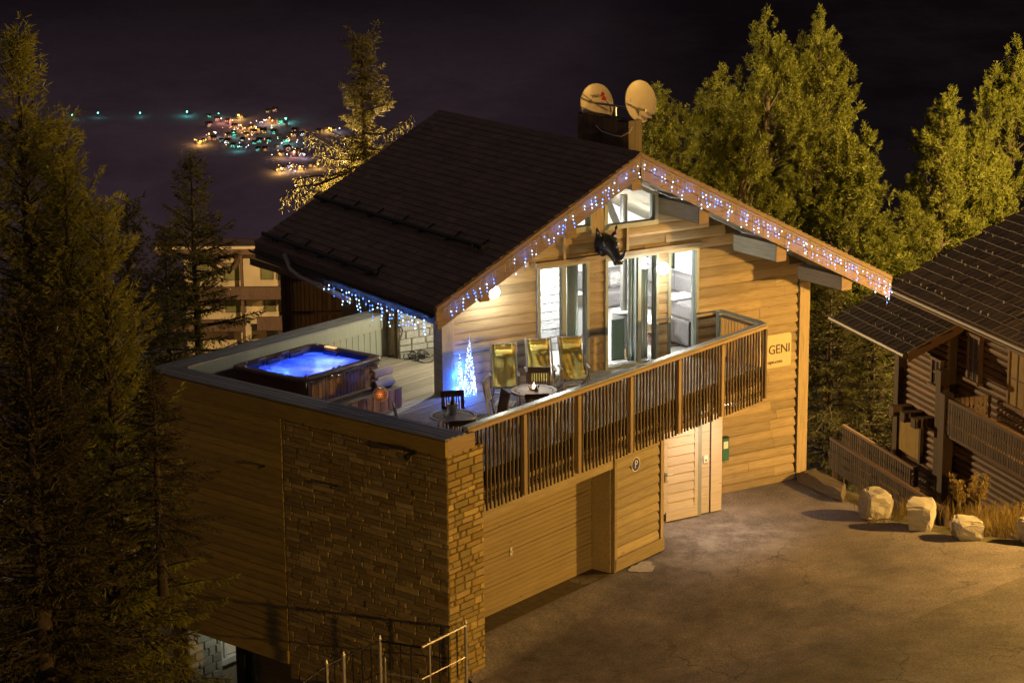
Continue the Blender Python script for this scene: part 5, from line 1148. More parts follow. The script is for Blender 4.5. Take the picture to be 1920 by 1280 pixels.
for u_, v_, z1_ in ((-0.25, -0.12, 0.9), (2.55, -0.2, 0.4), (4.75, -1.2, 0.35)): part('corner_post', MB().fbox(NF, u_ - 0.14, u_ + 0.14, v_ - 0.14, v_ + 0.14, -4.1, z1_), M['logend'], nh)
for k in range(3): part('joist_end', MB().fbox(NF, 0.35 + k * 0.7, 0.62 + k * 0.7, -0.75, 0.0, -1.42, -1.14), M['logend'], nh)
M['bamboo'] = wood('yellow slat blind', (0.34, 0.22, 0.05), math.radians(164), vert=True, var=0.05, spread=0.5)
bl = part('blind', MB().fbox(NF, -0.22, 1.2, -0.18, -0.14, -2.62, -1.64), M['bamboo'], nh)
for k in range(18): part('blind_slat', MB().fbox(NF, -0.22 + k * 0.0789, -0.15 + k * 0.0789, -0.20, -0.181, -2.62, -1.64), M['bamboo'], bl)
part('window_board', MB().fbox(NF, -0.25, 1.3, -0.25, -0.1, -1.62, -1.54).fbox(NF, 1.24, 1.34, -0.22, -0.1, -2.7, -1.62), M['logend'], nh)
def nwin(u0, u1, z0, z1, v, pane_):
    w_ = part('window', MB().fbox(NF, u0, u0 + 0.09, v - 0.14, v, z0, z1).fbox(NF, u1 - 0.09, u1, v - 0.14, v, z0, z1).fbox(NF, u0 - 0.06, u1 + 0.06, v - 0.16, v, z1, z1 + 0.09).fbox(NF, u0 - 0.06, u1 + 0.06, v - 0.2, v, z0 - 0.08, z0), M['log'], nh)
    part('pane', MB().fbox(NF, u0 + 0.09, u1 - 0.09, v - 0.105, v - 0.09, z0, z1), pane_, w_)
    part('glazing_bar', MB().fbox(NF, (u0 + u1) / 2 - 0.02, (u0 + u1) / 2 + 0.02, v - 0.125, v - 0.106, z0, z1).fbox(NF, u0 + 0.09, u1 - 0.09, v - 0.12, v - 0.1065, (z0 + z1) / 2 - 0.02, (z0 + z1) / 2 + 0.02), M['log'], w_)
dkp = plain('dark glass pane', (0.05, 0.05, 0.045), 0.1)
nwin(1.75, 2.35, -0.15, 0.55, -0.05, dkp); nwin(3.3, 4.0, 0.35, 1.55, 0.25, dkp); nwin(5.6, 6.6, 0.2, 1.65, 0.25, M['bamboo'])
# roofs of the log house, tiles laid one by one
nroof = part('main_roof', MB().hexa([NF.p(1.1, -1.2, 2.44), NF.p(12.5, -1.2, 2.44), NF.p(12.5, 6.5, 2.44 + 7.7 * 0.46), NF.p(1.1, 6.5, 2.44 + 7.7 * 0.46), NF.p(1.1, -1.2, 2.6), NF.p(12.5, -1.2, 2.6), NF.p(12.5, 6.5, 2.6 + 7.7 * 0.46), NF.p(1.1, 6.5, 2.6 + 7.7 * 0.46)]), M['logend'], nh)
part('fascia_board', MB().fbox(NF, 1.0, 12.6, -1.27, -1.205, 2.36, 2.60), M['log'], nroof)
part('gutter', MB().tube([NF.p(1.0, -1.36, 2.52), NF.p(12.6, -1.36, 2.52)], 0.075, 8), M['gut'], nroof)
wroof = part('wing_roof', MB().hexa([NF.p(-1.9, -1.5, 0.90), NF.p(2.9, -1.5, 0.90), NF.p(2.9, 2.2, 0.9 + 3.7 * 0.44), NF.p(-1.9, 2.2, 0.9 + 3.7 * 0.44), NF.p(-1.9, -1.5, 1.04), NF.p(2.9, -1.5, 1.04), NF.p(2.9, 2.2, 1.04 + 3.7 * 0.44), NF.p(-1.9, 2.2, 1.04 + 3.7 * 0.44)]), M['logend'], nh)
part('gutter', MB().tube([NF.p(-2.0, -1.62, 1.0), NF.p(3.0, -1.62, 1.0)], 0.075, 8), M['gut'], wroof)
part('verge_board', MB().hexa([NF.p(2.9, -1.5, 0.82), NF.p(2.96, -1.5, 0.82), NF.p(2.96, 0.9, 0.82 + 2.4 * 0.44), NF.p(2.9, 0.9, 0.82 + 2.4 * 0.44), NF.p(2.9, -1.5, 1.1), NF.p(2.96, -1.5, 1.1), NF.p(2.96, 0.9, 1.1 + 2.4 * 0.44), NF.p(2.9, 0.9, 1.1 + 2.4 * 0.44)]), M['log'], wroof)
TW, TH = 0.30, 0.36
tm_ = MB(); tq = Frame((0, 0, 0), math.radians(164))
def tile_mesh(slope):
    mb = MB(); c_ = math.sqrt(1 + slope * slope)
    q = []
    for (x, y, z) in ((0.004, 0, 0.012), (TW - 0.004, 0, 0.012), (TW - 0.004, TH + 0.05, -0.018), (0.004, TH + 0.05, -0.018), (0.004, 0, 0.028), (TW - 0.004, 0, 0.028), (TW - 0.004, TH + 0.05, 0.0), (0.004, TH + 0.05, 0.0)):
        q.append(tq.p(x, y / c_, y / c_ * slope + z))
    mb.hexa(q); 
    mb.hexa([tq.p(x, y / c_, y / c_ * slope + z) for (x, y, z) in ((0.004, 0, 0.036), (0.05, 0, 0.036), (0.05, TH, 0.006), (0.004, TH, 0.006), (0.015, 0, 0.046), (0.04, 0, 0.046), (0.04, TH, 0.014), (0.015, TH, 0.014))])
    return mb.mesh('roof_tile', M['tile'])
def tiles(parent, u0, u1, v0, v1, z0, slope, umax, cnt):
    me = tile_mesh(slope); rest = MB(); c_ = math.sqrt(1 + slope * slope); dv = TH / c_; r = 0; v = v0 - 0.05; src = [(vv.co.copy()) for vv in me.vertices]; fc = [tuple(p.vertices) for p in me.polygons]
    while v < v1:
        u = u0 - (TW / 2 if r % 2 else 0)
        while u < u1:
            if u > u0 - 0.2:
                lo = NF.p(u, v, z0 + (v - v0) * slope)
                if u < umax and cnt[0] > 0:
                    o = link('roof_tile', me, parent); o.location = lo; o.matrix_parent_inverse = Matrix.Identity(4); cnt[0] -= 1; o.rotation_euler = (random.uniform(-0.02, 0.02), random.uniform(-0.02, 0.02), random.uniform(-0.03, 0.03)); o.location.z += random.uniform(0, 0.012)
                else: _j = Vector((0, 0, random.uniform(0, 0.02))); _r = Matrix.Rotation(random.uniform(-0.03, 0.03), 3, 'Z'); rest.add([_r @ s_ + lo + _j for s_ in src], fc)
            u += TW
        v += dv; r += 1
    if rest.v: tag(part('roof_tiles', rest, M['tile'], parent), kind='stuff')
tiles(nroof, 1.1, 12.4, -1.2, 6.4, 2.61, 0.46, 8.0, [200]); tiles(wroof, -1.9, 2.8, -1.5, 1.2, 1.05, 0.44, 9, [100])
sn = MB(); rg = random.Random(2)
for k in range(24):
    for j in range(9):
        if rg.random() < 0.45: continue
        u_, v_ = 1.3 + k * 0.45 + (0.22 if j % 2 else 0) + rg.uniform(-0.1, 0.1), -0.9 + j * 0.62 + rg.uniform(-0.08, 0.08); q = NF.p(u_, v_, 2.65 + (v_ + 1.2) * 0.46); sn.hexa([q + NF.u * x + NF.v * y + Vector((0, 0, z + y * 0.46)) for x, y, z in ((0, 0, 0), (0.03, 0, 0), (0.03, 0.04, 0), (0, 0.04, 0), (0, 0.01, 0.07), (0.03, 0.01, 0.07), (0.03, 0.03, 0.07), (0, 0.03, 0.07))])
for k in range(10):
    for j in range(4):
        if rg.random() < 0.4: continue
        u_, v_ = -1.6 + k * 0.45 + (0.22 if j % 2 else 0), -1.2 + j * 0.6; q = NF.p(u_, v_, 1.09 + (v_ + 1.5) * 0.44); sn.hexa([q + NF.u * x + NF.v * y + Vector((0, 0, z + y * 0.44)) for x, y, z in ((0, 0, 0), (0.03, 0, 0), (0.03, 0.04, 0), (0, 0.04, 0), (0, 0.01, 0.07), (0.03, 0.01, 0.07), (0.03, 0.03, 0.07), (0, 0.03, 0.07))])
tag(part('snow_stops', sn, plain('dull snow stops', (0.06, 0.048, 0.038), 0.6), nh), kind='stuff')
# balcony of the log house
bal = part('balcony', MB().fbox(NF, 4.7, 12, -1.25, 0.3, -0.82, -0.66).fbox(NF, 4.65, 12, -1.28, -1.16, 0.18, 0.27).fbox(NF, 4.65, 12, -1.26, -1.18, -0.5, -0.42), M['log'], nh)
M['carved'] = wood('dark carved boards', (0.085, 0.05, 0.03), math.radians(164), vert=True, var=0.35)
def saw_board(u_, v_, z0, z1, along, parent, name, fr=NF):
    w_ = 0.052; pts = [(-w_, z0), (w_, z0), (w_, z0 + (z1 - z0) * 0.3), (w_ * 0.45, z0 + (z1 - z0) * 0.38), (w_, z0 + (z1 - z0) * 0.46), (w_, z0 + (z1 - z0) * 0.62), (w_ * 0.45, z0 + (z1 - z0) * 0.70), (w_, z0 + (z1 - z0) * 0.78), (w_, z1)]
    pts = pts + [(-x, z) for x, z in reversed(pts[2:])]
    mb = MB()
    if along == 'u': mb.prism([fr.p(u_ + x, v_, z) for x, z in pts], fr.v * 0.025)
    else: mb.prism([fr.p(u_, v_ + x, z) for x, z in pts], fr.u * 0.025)
    return part(name, mb, M['carved'], parent)
u_ = 4.8
while u_ < 10.5: saw_board(u_, -1.29, -0.72, 0.18, 'u', bal, 'balcony_board'); u_ += 0.135
v_ = -1.1
while v_ < 0.2: saw_board(4.68, v_, -0.72, 0.18, 'v', bal, 'balcony_board'); v_ += 0.135
fn = thing('picket_fence', 'dark carved board fence sloping down behind the boulders', 'fence', NF.p(1.4, -3, -2.5))
part('top_rail', MB().fbox(NF, 1.3, 8.2, -3.05, -2.95, -1.72, -1.64), M['log'], fn); part('lower_rail', MB().fbox(NF, 1.3, 8.2, -3.03, -2.97, -2.35, -2.28), M['log'], fn)
u_ = 1.4
while u_ < 8.0: saw_board(u_, -3.06, -2.55, -1.72, 'u', fn, 'fence_board'); u_ += 0.135
for k in range(5): part('post', MB().fbox(NF, 1.32 + k * 1.7, 1.44 + k * 1.7, -2.95, -2.83, -4.6, -1.64), M['logend'], fn)
f2 = thing('terrace_fence', 'dark carved board fence under the yellow blind of the log house', 'fence', NF.p(0.3, -1.2, -3.4))
part('top_rail', MB().fbox(NF, -2.4, 2.4, -0.95, -0.87, -2.5, -2.43), M['log'], f2); part('lower_rail', MB().fbox(NF, -2.4, 2.4, -0.94, -0.88, -3.2, -3.14), M['log'], f2)
u_ = -2.3
while u_ < 2.3: saw_board(u_, -0.96, -3.4, -2.5, 'u', f2, 'fence_board'); u_ += 0.15
for k in range(4): part('post', MB().fbox(NF, -2.4 + k * 1.55, -2.3 + k * 1.55, -0.86, -0.76, -4.3, -2.43), M['logend'], f2)
# ================================================================== apartment block and dark chalet behind on the left
AZ = Frame((0, 0, 0), math.radians(90))
def ap(px, py, hd=95.0): p = atd(px, py, hd); return p
M['cream'] = plain('cream render', (0.62, 0.50, 0.32), 0.85, nz=0.1, scale=2)
M['bal'] = wood('brown balcony boards', (0.13, 0.075, 0.05), math.radians(90), vert=True, var=0.1)
M['dimglass'] = plain('dim window', (0.22, 0.22, 0.10), 0.15, nz=0.4, scale=0.8)
apt = thing('apartment_block', 'cream apartment block with brown timber balconies behind the parapet', 'building', ap(400, 640))
Y0 = CAM.y + 95
x0, x1 = ap(345, 500).x, ap(522, 500).x; zt, zb = ap(450, 462).z, ap(450, 700).z
def abox(pxa, pxb, pya, pyb, y0, y1): return MB().box(ap(pxa, 0).x, ap(pxb, 0).x, Y0 + y0, Y0 + y1, ap(450, pyb).z, ap(450, pya).z)
part('wall', MB().box(x0, x1, Y0, Y0 + 2, zb - 10, zt - 0.1), M['cream'], apt)
rf = part('roof', MB().hexa([(x0 - 1, Y0 - 1.6, zt - 0.05), (x1 + 0.3, Y0 - 1.6, zt - 0.05), (x1 + 0.3, Y0 + 2.5, zt - 0.5), (x0 - 1, Y0 + 2.5, zt - 0.5), (x0 - 1, Y0 - 1.6, zt + 0.28), (x1 + 0.3, Y0 - 1.6, zt + 0.28), (x1 + 0.3, Y0 + 2.5, zt - 0.1), (x0 - 1, Y0 + 2.5, zt - 0.1)]), M['bal'], apt)
part('roof_edge', MB().box(x0 - 1, x1 + 0.3, Y0 - 1.66, Y0 - 1.6, zt + 0.2, zt + 0.32), M['cream'], rf)
for pxa, pxb, pya, pyb in ((470, 495, 492, 524), (500, 514, 500, 524), (475, 498, 553, 584), (502, 514, 556, 584), (478, 500, 608, 640), (400, 436, 492, 525), (400, 440, 550, 585), (330, 370, 492, 525)):
    w_ = part('window', abox(pxa, pxb, pya, pyb, -0.06, 0.0), M['bal'], apt); part('pane', abox(pxa + 1.5, pxb - 1.5, pya + 1.5, pyb - 1, -0.075, -0.0605), M['dimglass'], w_)
for pxa, pxb, pya, pyb in ((420, 514, 525, 548), (467, 518, 581, 605), (300, 440, 585, 606), (300, 418, 525, 548)):
    bb_ = part('balcony', abox(pxa, pxb, pya + 18, pyb + 1, -1.5, -0.08), M['bal'], apt)
    px = pxa
    while px < pxb - 1: part('balcony_board', abox(px + 0.15, px + 3.3, pya + 2, pyb, -1.56, -1.51), M['bal'], bb_); px += 3.5
    part('balcony_rail', abox(pxa - 1, pxb + 1, pya - 1, pya + 1.6, -1.6, -1.48), M['bal'], bb_)
for pxa in (438, 516): part('timber_post', abox(pxa, pxa + 4.5, 462, 640, -1.4, -1.1), M['bal'], apt)
pA, pB = ap(402, 470), ap(438, 496); part('brace', MB().tube([(pA.x, Y0 - 1.25, pA.z), (pB.x, Y0 - 1.25, pB.z)], 0.09, 6), M['bal'], apt)
pA, pB = ap(458, 472), ap(444, 494); part('brace', MB().tube([(pA.x, Y0 - 1.25, pA.z), (pB.x, Y0 - 1.25, pB.z)], 0.09, 6), M['bal'], apt)
dc = thing('dark_chalet', 'dark timber chalet with upright boards under the left eave', 'house', atd(600, 600, 64)); Y1 = CAM.y + 64
M['dark'] = wood('old dark boards', (0.075, 0.045, 0.028), math.radians(90), vert=True, var=0.35)
xa, xb = atd(527, 560, 64).x, atd(760, 560, 64).x; za, zb_ = atd(600, 500, 64).z, -6.0
part('wall', MB().box(xa, xb, Y1 + 0.05, Y1 + 4, zb_, za), M['dark'], dc)
x = xa; rg = random.Random(6)
while x < xb: w_ = rg.uniform(0.09, 0.16); part('board', MB().box(x + 0.008, x + w_ - 0.008, Y1 - rg.uniform(0.0, 0.03), Y1 + 0.049, zb_, za), M['dark'], dc); x += w_
part('balcony_rail', MB().box(xa, xb, Y1 - 0.5, Y1 - 0.42, atd(600, 583, 64).z, atd(600, 578, 64).z), M['dark'], dc)
q = [atd(468, 484, 63), atd(640, 536, 62.0)]
part('roof', MB().hexa([q[0] + Vector((0, 0, -0.2)), q[1] + Vector((0, 0, -0.2)), q[1] + Vector((1.5, 7, 0.6)), q[0] + Vector((1.5, 7, 0.6)), q[0], q[1], q[1] + Vector((1.5, 7, 0.85)), q[0] + Vector((1.5, 7, 0.85))]), M['shingle'], dc)
# ================================================================== conifers
def leafmat(name, c, tr=0.35):
    m, n, bs = newmat(name)
    f = noise(n, coords(n), 1.3, 4, 0.6); f2 = noise(n, coords(n), 9.0, 3, 0.6)
    col = ramp(n, f, [(0.3, tuple(x * 0.6 for x in c)), (0.55, c), (0.75, tuple(min(1, x * 1.45) for x in c))])
    col = mixc(n, 0.5, col, ramp(n, f2, [(0.3, (0.6, 0.6, 0.55)), (0.7, (1.3, 1.3, 1.2))]), 'MULTIPLY')
    n.links.new(col, bs.inputs['Base Color']); bs.inputs['Roughness'].default_value = 0.6; bs.inputs['Specular IOR Level'].default_value = 0.25
    t = nd(n, 'ShaderNodeBsdfTranslucent'); n.links.new(col, t.inputs[0]); mx = nd(n, 'ShaderNodeMixShader'); mx.inputs[0].default_value = tr
    n.links.new(bs.outputs[0], mx.inputs[1]); n.links.new(t.outputs[0], mx.inputs[2]); n.links.new(mx.outputs[0], n.nodes['Material Output'].inputs[0]); return m
M['bark'] = plain('bark', (0.07, 0.05, 0.035), 0.9, nz=0.4, scale=8, bst=0.5)
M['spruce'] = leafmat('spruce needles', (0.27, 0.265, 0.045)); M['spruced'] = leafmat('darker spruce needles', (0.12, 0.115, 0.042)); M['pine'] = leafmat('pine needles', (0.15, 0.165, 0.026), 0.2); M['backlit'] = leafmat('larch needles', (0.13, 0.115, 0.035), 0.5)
def quads_mesh(name, P, D, S, mat):
    """P: start points, D: length vectors, S: half-width vectors; each a slim leaf of 2 triangles with a pointed end"""
    n = len(P); v = np.empty((n, 4, 3)); v[:, 0] = P - S * 0.5; v[:, 1] = P + D * 0.45 + S * -1.0; v[:, 2] = P + D; v[:, 3] = P + D * 0.45 + S
    v[:, 0] = P
    me = bpy.data.meshes.new(name); me.vertices.add(n * 4); me.vertices.foreach_set('co', v.reshape(-1)); me.loops.add(n * 4); me.loops.foreach_set('vertex_index', np.arange(n * 4, dtype=np.int32))
    me.polygons.add(n); me.polygons.foreach_set('loop_start', np.arange(0, n * 4, 4, dtype=np.int32)); me.polygons.foreach_set('loop_total', np.full(n, 4, np.int32)); me.update(calc_edges=True); me.materials.append(mat); return me
def norm(a_): return a_ / np.maximum(1e-9, np.linalg.norm(a_, axis=-1, keepdims=True))
def conifer(name, H, R, nbr, seed, mat, h0=0.04, shape=0.85, up_top=0.7, droop=0.35, ln=0.17, wd=0.016, step=0.075, per=4, hang=0.4, irregular=0.25, leaders=0, gapf=0.0, tuft=False):
    rg = np.random.default_rng(seed); P = []; D = []; S = []; br = MB()
    hs = np.sort(h0 * H + (H * 0.985 - h0 * H) * rg.random(nbr) ** 0.85)
    lob = rg.uniform(0, 6.28, 5)
    for i, h in enumerate(hs):
        f = 1 - h / H; L = R * (f ** shape) * (1 + irregular * rg.normal()) * (1 + 0.22 * math.sin(3 * h + lob[0])) + 0.14
        if rg.random() < gapf: continue
        L = max(0.12, L); ph = i * 2.39996 + rg.uniform(-0.5, 0.5); el = up_top * (1 - f) ** 1.2 - 0.28 * f + rg.normal() * 0.12
        d0 = np.array([math.cos(ph), math.sin(ph), 0.0]); n = max(3, int(L / step)); t = (np.arange(n) + rg.random(n) * 0.8) / n; t = np.clip(t, 0.02, 1)
        t = t[t * L > min(0.25 * L, 0.35)] if L > 0.6 else t
        n = len(t)
        path = d0[None] * (t * L)[:, None]; path[:, 2] = h + math.tan(el) * t * L - droop * f * L * t ** 2 * 0.6 + (0.28 * L * np.clip(t - 0.6, 0, 1) ** 1.5 if not tuft else 0.5 * L * t ** 2)
        tang = np.tile(d0, (n, 1)); tang[:, 2] = math.tan(el) - 2 * droop * f * t * 0.6 + (1.0 * L * t if tuft else 0); tang = norm(tang)
        side = np.cross(tang, np.array([0, 0, 1.0])); side = norm(side)
        if L > 0.5: br.tube([(0, 0, h), tuple(path[n // 2]), tuple(path[-1])], [0.012 + 0.012 * L, 0.01 + 0.005 * L, 0.004], 4, cap=False)
        tw = (0.16 + 0.42 * (1 - np.abs(2 * t - 0.8))) * min(1.0, L) * 0.75
        for s in (-1, 1):
            for k in range(per):
                a_ = rg.uniform(0.05, 1, n)[:, None]; base = path + side * s * tw[:, None] * a_ * rg.uniform(0.6, 1.1, n)[:, None]
                base[:, 2] -= hang * (tw * a_[:, 0]) * rg.uniform(0.2, 1.0, n)
                dd = norm(tang * rg.uniform(0.3, 1.0, (n, 1)) + side * s * rg.uniform(0.2, 0.9, (n, 1)) + np.array([0, 0, 1.0]) * rg.normal(-hang * 0.8 if not tuft else 0.7, 0.35, (n, 1)))
                l = ln * rg.uniform(0.6, 1.4, (n, 1)); sv = norm(np.cross(dd, rg.normal(size=(n, 3)))) * wd * rg.uniform(0.7, 1.4, (n, 1))
                P.append(base); D.append(dd * l); S.append(sv)
        # sprays along the branch itself
        for k in range(2):
            dd = norm(tang + rg.normal(0, 0.55, (n, 3)) + (np.array([0, 0, 0.8]) if tuft else 0)); P.append(path); D.append(dd * ln * rg.uniform(0.7, 1.3, (n, 1))); S.append(norm(np.cross(dd, rg.normal(size=(n, 3)))) * wd)
    # top shoot
    n = 60; z = H - rg.random(n) * 0.7; P.append(np.stack([0 * z, 0 * z, z], 1)); dd = norm(np.stack([rg.normal(size=n), rg.normal(size=n), rg.uniform(0.3, 1.6, n)], 1)); D.append(dd * ln * 0.9); S.append(norm(np.cross(dd, rg.normal(size=(n, 3)))) * wd)
    P, D, S = np.concatenate(P), np.concatenate(D), np.concatenate(S)
    crown = quads_mesh('crown', P, D, S, mat)
    tr = MB().tube([(0, 0, -1.0), (0.02, 0.01, H * 0.35), (-0.02, 0.02, H * 0.7), (0, 0, H)], [0.05 + 0.016 * H, 0.03 + 0.011 * H, 0.02 + 0.005 * H, 0.008], 8)
    trunk = tr.mesh('trunk', M['bark'], True); bran = br.mesh('branches', M['bark'])
    return dict(crown=crown, trunk=trunk, branches=bran, H=H)
def plume_pine(name, H, R, lobes, seed, mat, per=70, ln=0.20, wd=0.013):
    """pine whose crown is a stack of soft upright plumes"""
    rg = np.random.default_rng(seed); P = []; D = []; S = []; br = MB(); L = [(0.0, 0.0, H - 1.1, 0.42, 1.2)]
    for i in range(lobes):
        f = (i + 0.5) / lobes; h = H * (0.93 - 0.86 * f ** 0.9) + rg.normal() * 0.2; rad = R * (0.22 + 0.78 * min(1, f * 1.5)) * rg.uniform(0.45, 1.0); ph = i * 2.39996 + rg.uniform(-0.5, 0.5)
        L.append((rad * math.cos(ph), rad * math.sin(ph), h - 0.5, rg.uniform(0.36, 0.66), rg.uniform(0.6, 1.15)))
    for (x, y, z, r, hh) in L:
        nc = int(15 + 16 * r * hh); d = norm(rg.normal(size=(nc, 3)) + np.array([0, 0, 0.25])); tz = d[:, 2:]; taper = np.where(tz > 0, 1 - 0.55 * tz, 1.0)
        cc_ = np.array([x, y, z]) + d * rg.uniform(0.55, 1.1, (nc, 1)) * np.array([r, r, hh]) * np.concatenate([taper, taper, np.ones_like(taper)], 1)
        for c_, dc in zip(cc_, d):
            n = int(per); ax = norm(dc * 0.7 + np.array([0, 0, 0.9]) + rg.normal(0, 0.25, 3)); tt = rg.random((n, 1)); L_ = rg.uniform(0.28, 0.5)
            p = c_ + ax * (tt - 0.5) * L_ + rg.normal(0, 0.03, (n, 3)); dd = norm(ax * 0.7 + rg.normal(0, 0.6, (n, 3))); P.append(p); D.append(dd * ln * rg.uniform(0.5, 1.2, (n, 1)) * (1.15 - 0.5 * tt)); S.append(norm(np.cross(dd, rg.normal(size=(n, 3)))) * wd * rg.uniform(0.6, 1.3, (n, 1)))
        br.tube([(0, 0, max(0.2, z - 1.2)), (x * 0.6, y * 0.6, z - 0.7), (x, y, z)], [0.06, 0.04, 0.015], 5, cap=False)
    P, D, S = np.concatenate(P), np.concatenate(D), np.concatenate(S)
    tr = MB().tube([(0, 0, -3), (0.03, 0, H * 0.5), (0, 0, H - 0.6)], [0.28, 0.16, 0.03], 8)
    return dict(crown=quads_mesh('crown', P, D, S, mat), trunk=tr.mesh('trunk', M['bark'], True), branches=br.mesh('branches', M['bark']), H=H)
def plant(kit, px, py, hd, label, sc_=1.0, rz=0.0, name='spruce_tree', group=None, sxy=None, cat='tree', tilt=0.0):
    tip = atd(px, py, hd); H = kit['H'] * sc_
    t = thing(name, label, cat, (tip.x, tip.y, tip.z - H), rz, group); k = sxy or sc_; t.scale = (k, k, sc_); t.rotation_euler = (0, tilt, rz)
    for nm in ('trunk', 'branches', 'crown'): link(nm, kit[nm], t, world=False)
    return t
K1_ = conifer('s1', 14.0, 1.95, 430, 1, M['spruce'], irregular=0.34, shape=0.75, gapf=0.12, up_top=0.9, ln=0.15, wd=0.012)
K2_ = conifer('s2', 12.0, 1.6, 360, 2, M['spruce'], irregular=0.36, shape=0.7, gapf=0.12, up_top=1.0, ln=0.15, wd=0.012)
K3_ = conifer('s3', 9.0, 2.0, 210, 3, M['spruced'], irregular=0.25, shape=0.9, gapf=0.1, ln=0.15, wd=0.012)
KP1 = plume_pine('p1', 10.5, 3.1, 60, 5, M['pine'])
KP2 = plume_pine('p2', 8.5, 2.4, 42, 6, M['pine'])
KB = conifer('b1', 9.5, 0.72, 230, 8, M['backlit'], h0=0.2, shape=0.35, up_top=0.5, droop=0.5, ln=0.16, wd=0.013, hang=0.8, irregular=0.5, gapf=0.1)
M['shade_spruce'] = leafmat('spruce needles with painted shade', (0.075, 0.062, 0.02), 0.15)  # darker copy of the spruce needles: shade of the lower trees painted in
def darker(kit): c_ = kit['crown'].copy(); c_.materials[0] = M['shade_spruce']; return dict(kit, crown=c_)
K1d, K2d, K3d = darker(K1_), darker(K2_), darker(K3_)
gl_ = 'spruces on the left'
plant(K1_, 30, 55, 37.5, 'tallest spruce at the left edge of the photo', 1.0, 0.3, group=gl_)
plant(K2_, 95, 215, 38.5, 'spruce crowding the right side of the tallest left-hand spruce', 1.0, 1.4, group=gl_)
plant(K2_, 118, 300, 37.0, 'mid-height spruce between the tallest and the lit yellowish one', 0.9, 2.4, group=gl_)
plant(K2_, 188, 375, 36.5, 'yellowish lit spruce with a blunt top left of the terrace', 1.0, 4.2, group=gl_, sxy=0.9)
plant(K3_, 236, 370, 46, 'slim dark spruce just behind the yellowish lit one', 1.15, 1.0, group=gl_)
plant(K3_, 357, 285, 56, 'crisp pointed spruce standing before the cream apartment block', 1.12, 0.0, group=gl_)
plant(K3_, 308, 425, 55, 'short spruce at the left of the pointed one', 0.85, 2.0, group=gl_)
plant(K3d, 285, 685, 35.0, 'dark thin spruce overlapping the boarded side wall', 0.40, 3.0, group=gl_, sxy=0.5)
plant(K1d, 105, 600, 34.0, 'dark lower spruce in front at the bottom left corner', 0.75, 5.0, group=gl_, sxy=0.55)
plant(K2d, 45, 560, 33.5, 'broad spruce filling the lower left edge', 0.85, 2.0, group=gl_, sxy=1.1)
gr_ = 'pines on the right'
plant(KP1, 1440, 28, 76, 'big bushy pine behind the roof with the left of two leading shoots', 1.0, 0.4, 'pine_tree', gr_)
plant(KP1, 1540, 22, 78, 'big bushy pine right behind it with the right leading shoot', 1.0, 2.4, 'pine_tree', gr_)
plant(KP2, 1338, 132, 74, 'smaller bushy pine between the satellite dish and the big pine', 1.0, 1.0, 'pine_tree', gr_)
plant(KP2, 1240, 168, 72, 'lowest pine directly right of the satellite dishes', 0.95, 2.2, 'pine_tree', gr_)
plant(KP2, 1395, 175, 73, 'bushy pine shoulder in front of the big pine', 0.95, 3.3, 'pine_tree', gr_)
plant(KP2, 1590, 240, 75, 'pine on the right flank of the big pine', 1.0, 4.0, 'pine_tree', gr_, sxy=1.15)
plant(KP2, 1768, 172, 80, 'pine standing alone above the tiled roof of the log house', 1.0, 0.7, 'pine_tree', gr_)
plant(KP2, 1712, 380, 78, 'short pine at the left foot of the lone pine', 0.8, 1.9, 'pine_tree', gr_)
plant(KP1, 1905, 78, 84, 'tall pine cut off by the right edge of the photo', 1.05, 3.0, 'pine_tree', gr_)
plant(KP2, 1840, 230, 82, 'pine filling the dip between the lone pine and the right edge', 1.0, 5.0, 'pine_tree', gr_)
plant(KP2, 1655, 400, 76, 'low dark pine just above the corner of the chalet roof', 0.85, 5.5, 'pine_tree', gr_, sxy=1.1)
plant(K3_, 1560, 520, 68, 'dark spruce in the gap between chalet and log house', 0.9, 0.5, group=gl_, sxy=1.1)
plant(K3_, 1640, 545, 69, 'second dark spruce in the gap, nearer the log house', 0.9, 2.5, group=gl_, sxy=1.1)
plant(KB, 678, 66, 70, 'spindly larch lit from below behind the chalet roof', 1.0, 0.0, 'larch_tree')
# long side boughs of the larch, hung with needles
def bough(root_px, pts_px, hd, label):
    pass
lt = [o for o in bpy.data.objects if o.name.startswith('larch_tree')][0]
rg = np.random.default_rng(4); P = []; D = []; S = []; bm_ = MB()
for pts in ([(678, 292), (640, 285), (600, 262), (572, 240)], [(678, 250), (720, 252), (760, 228), (776, 215)], [(678, 300), (630, 300), (590, 290)], [(678, 270), (640, 255), (612, 245)], [(660, 320), (600, 345), (560, 350), (528, 370)], [(650, 330), (590, 330), (548, 338)], [(678, 275), (715, 282), (740, 262)], [(678, 310), (620, 330), (560, 375)]):
    hd = 70 + rg.uniform(-0.8, 0.8); W_ = [atd(x, y, hd) for x, y in pts]; bm_.tube(W_, [0.05, 0.035, 0.025, 0.012][:len(W_)] if len(W_) == 4 else [0.045, 0.03, 0.012], 5)
    for i in range(len(W_) - 1):
        n = int((W_[i + 1] - W_[i]).length / 0.009); t = rg.random((n, 1)); base = np.array(W_[i])[None] * (1 - t) + np.array(W_[i + 1])[None] * t
        base = base + rg.normal(0, 0.07, (n, 3)); base[:, 2] -= rg.random(n) ** 1.5 * 0.5
        dd = norm(np.stack([rg.normal(0, 0.5, n), rg.normal(0, 0.5, n), rg.uniform(-1.6, 0.1, n)], 1)); P.append(base); D.append(dd * rg.uniform(0.08, 0.2, (n, 1))); S.append(norm(np.cross(dd, rg.normal(size=(n, 3)))) * 0.012)
link('boughs', bm_.mesh('boughs', M['bark']), lt); link('hanging_needles', quads_mesh('hanging_needles', np.concatenate(P), np.concatenate(D), np.concatenate(S), M['backlit']), lt)
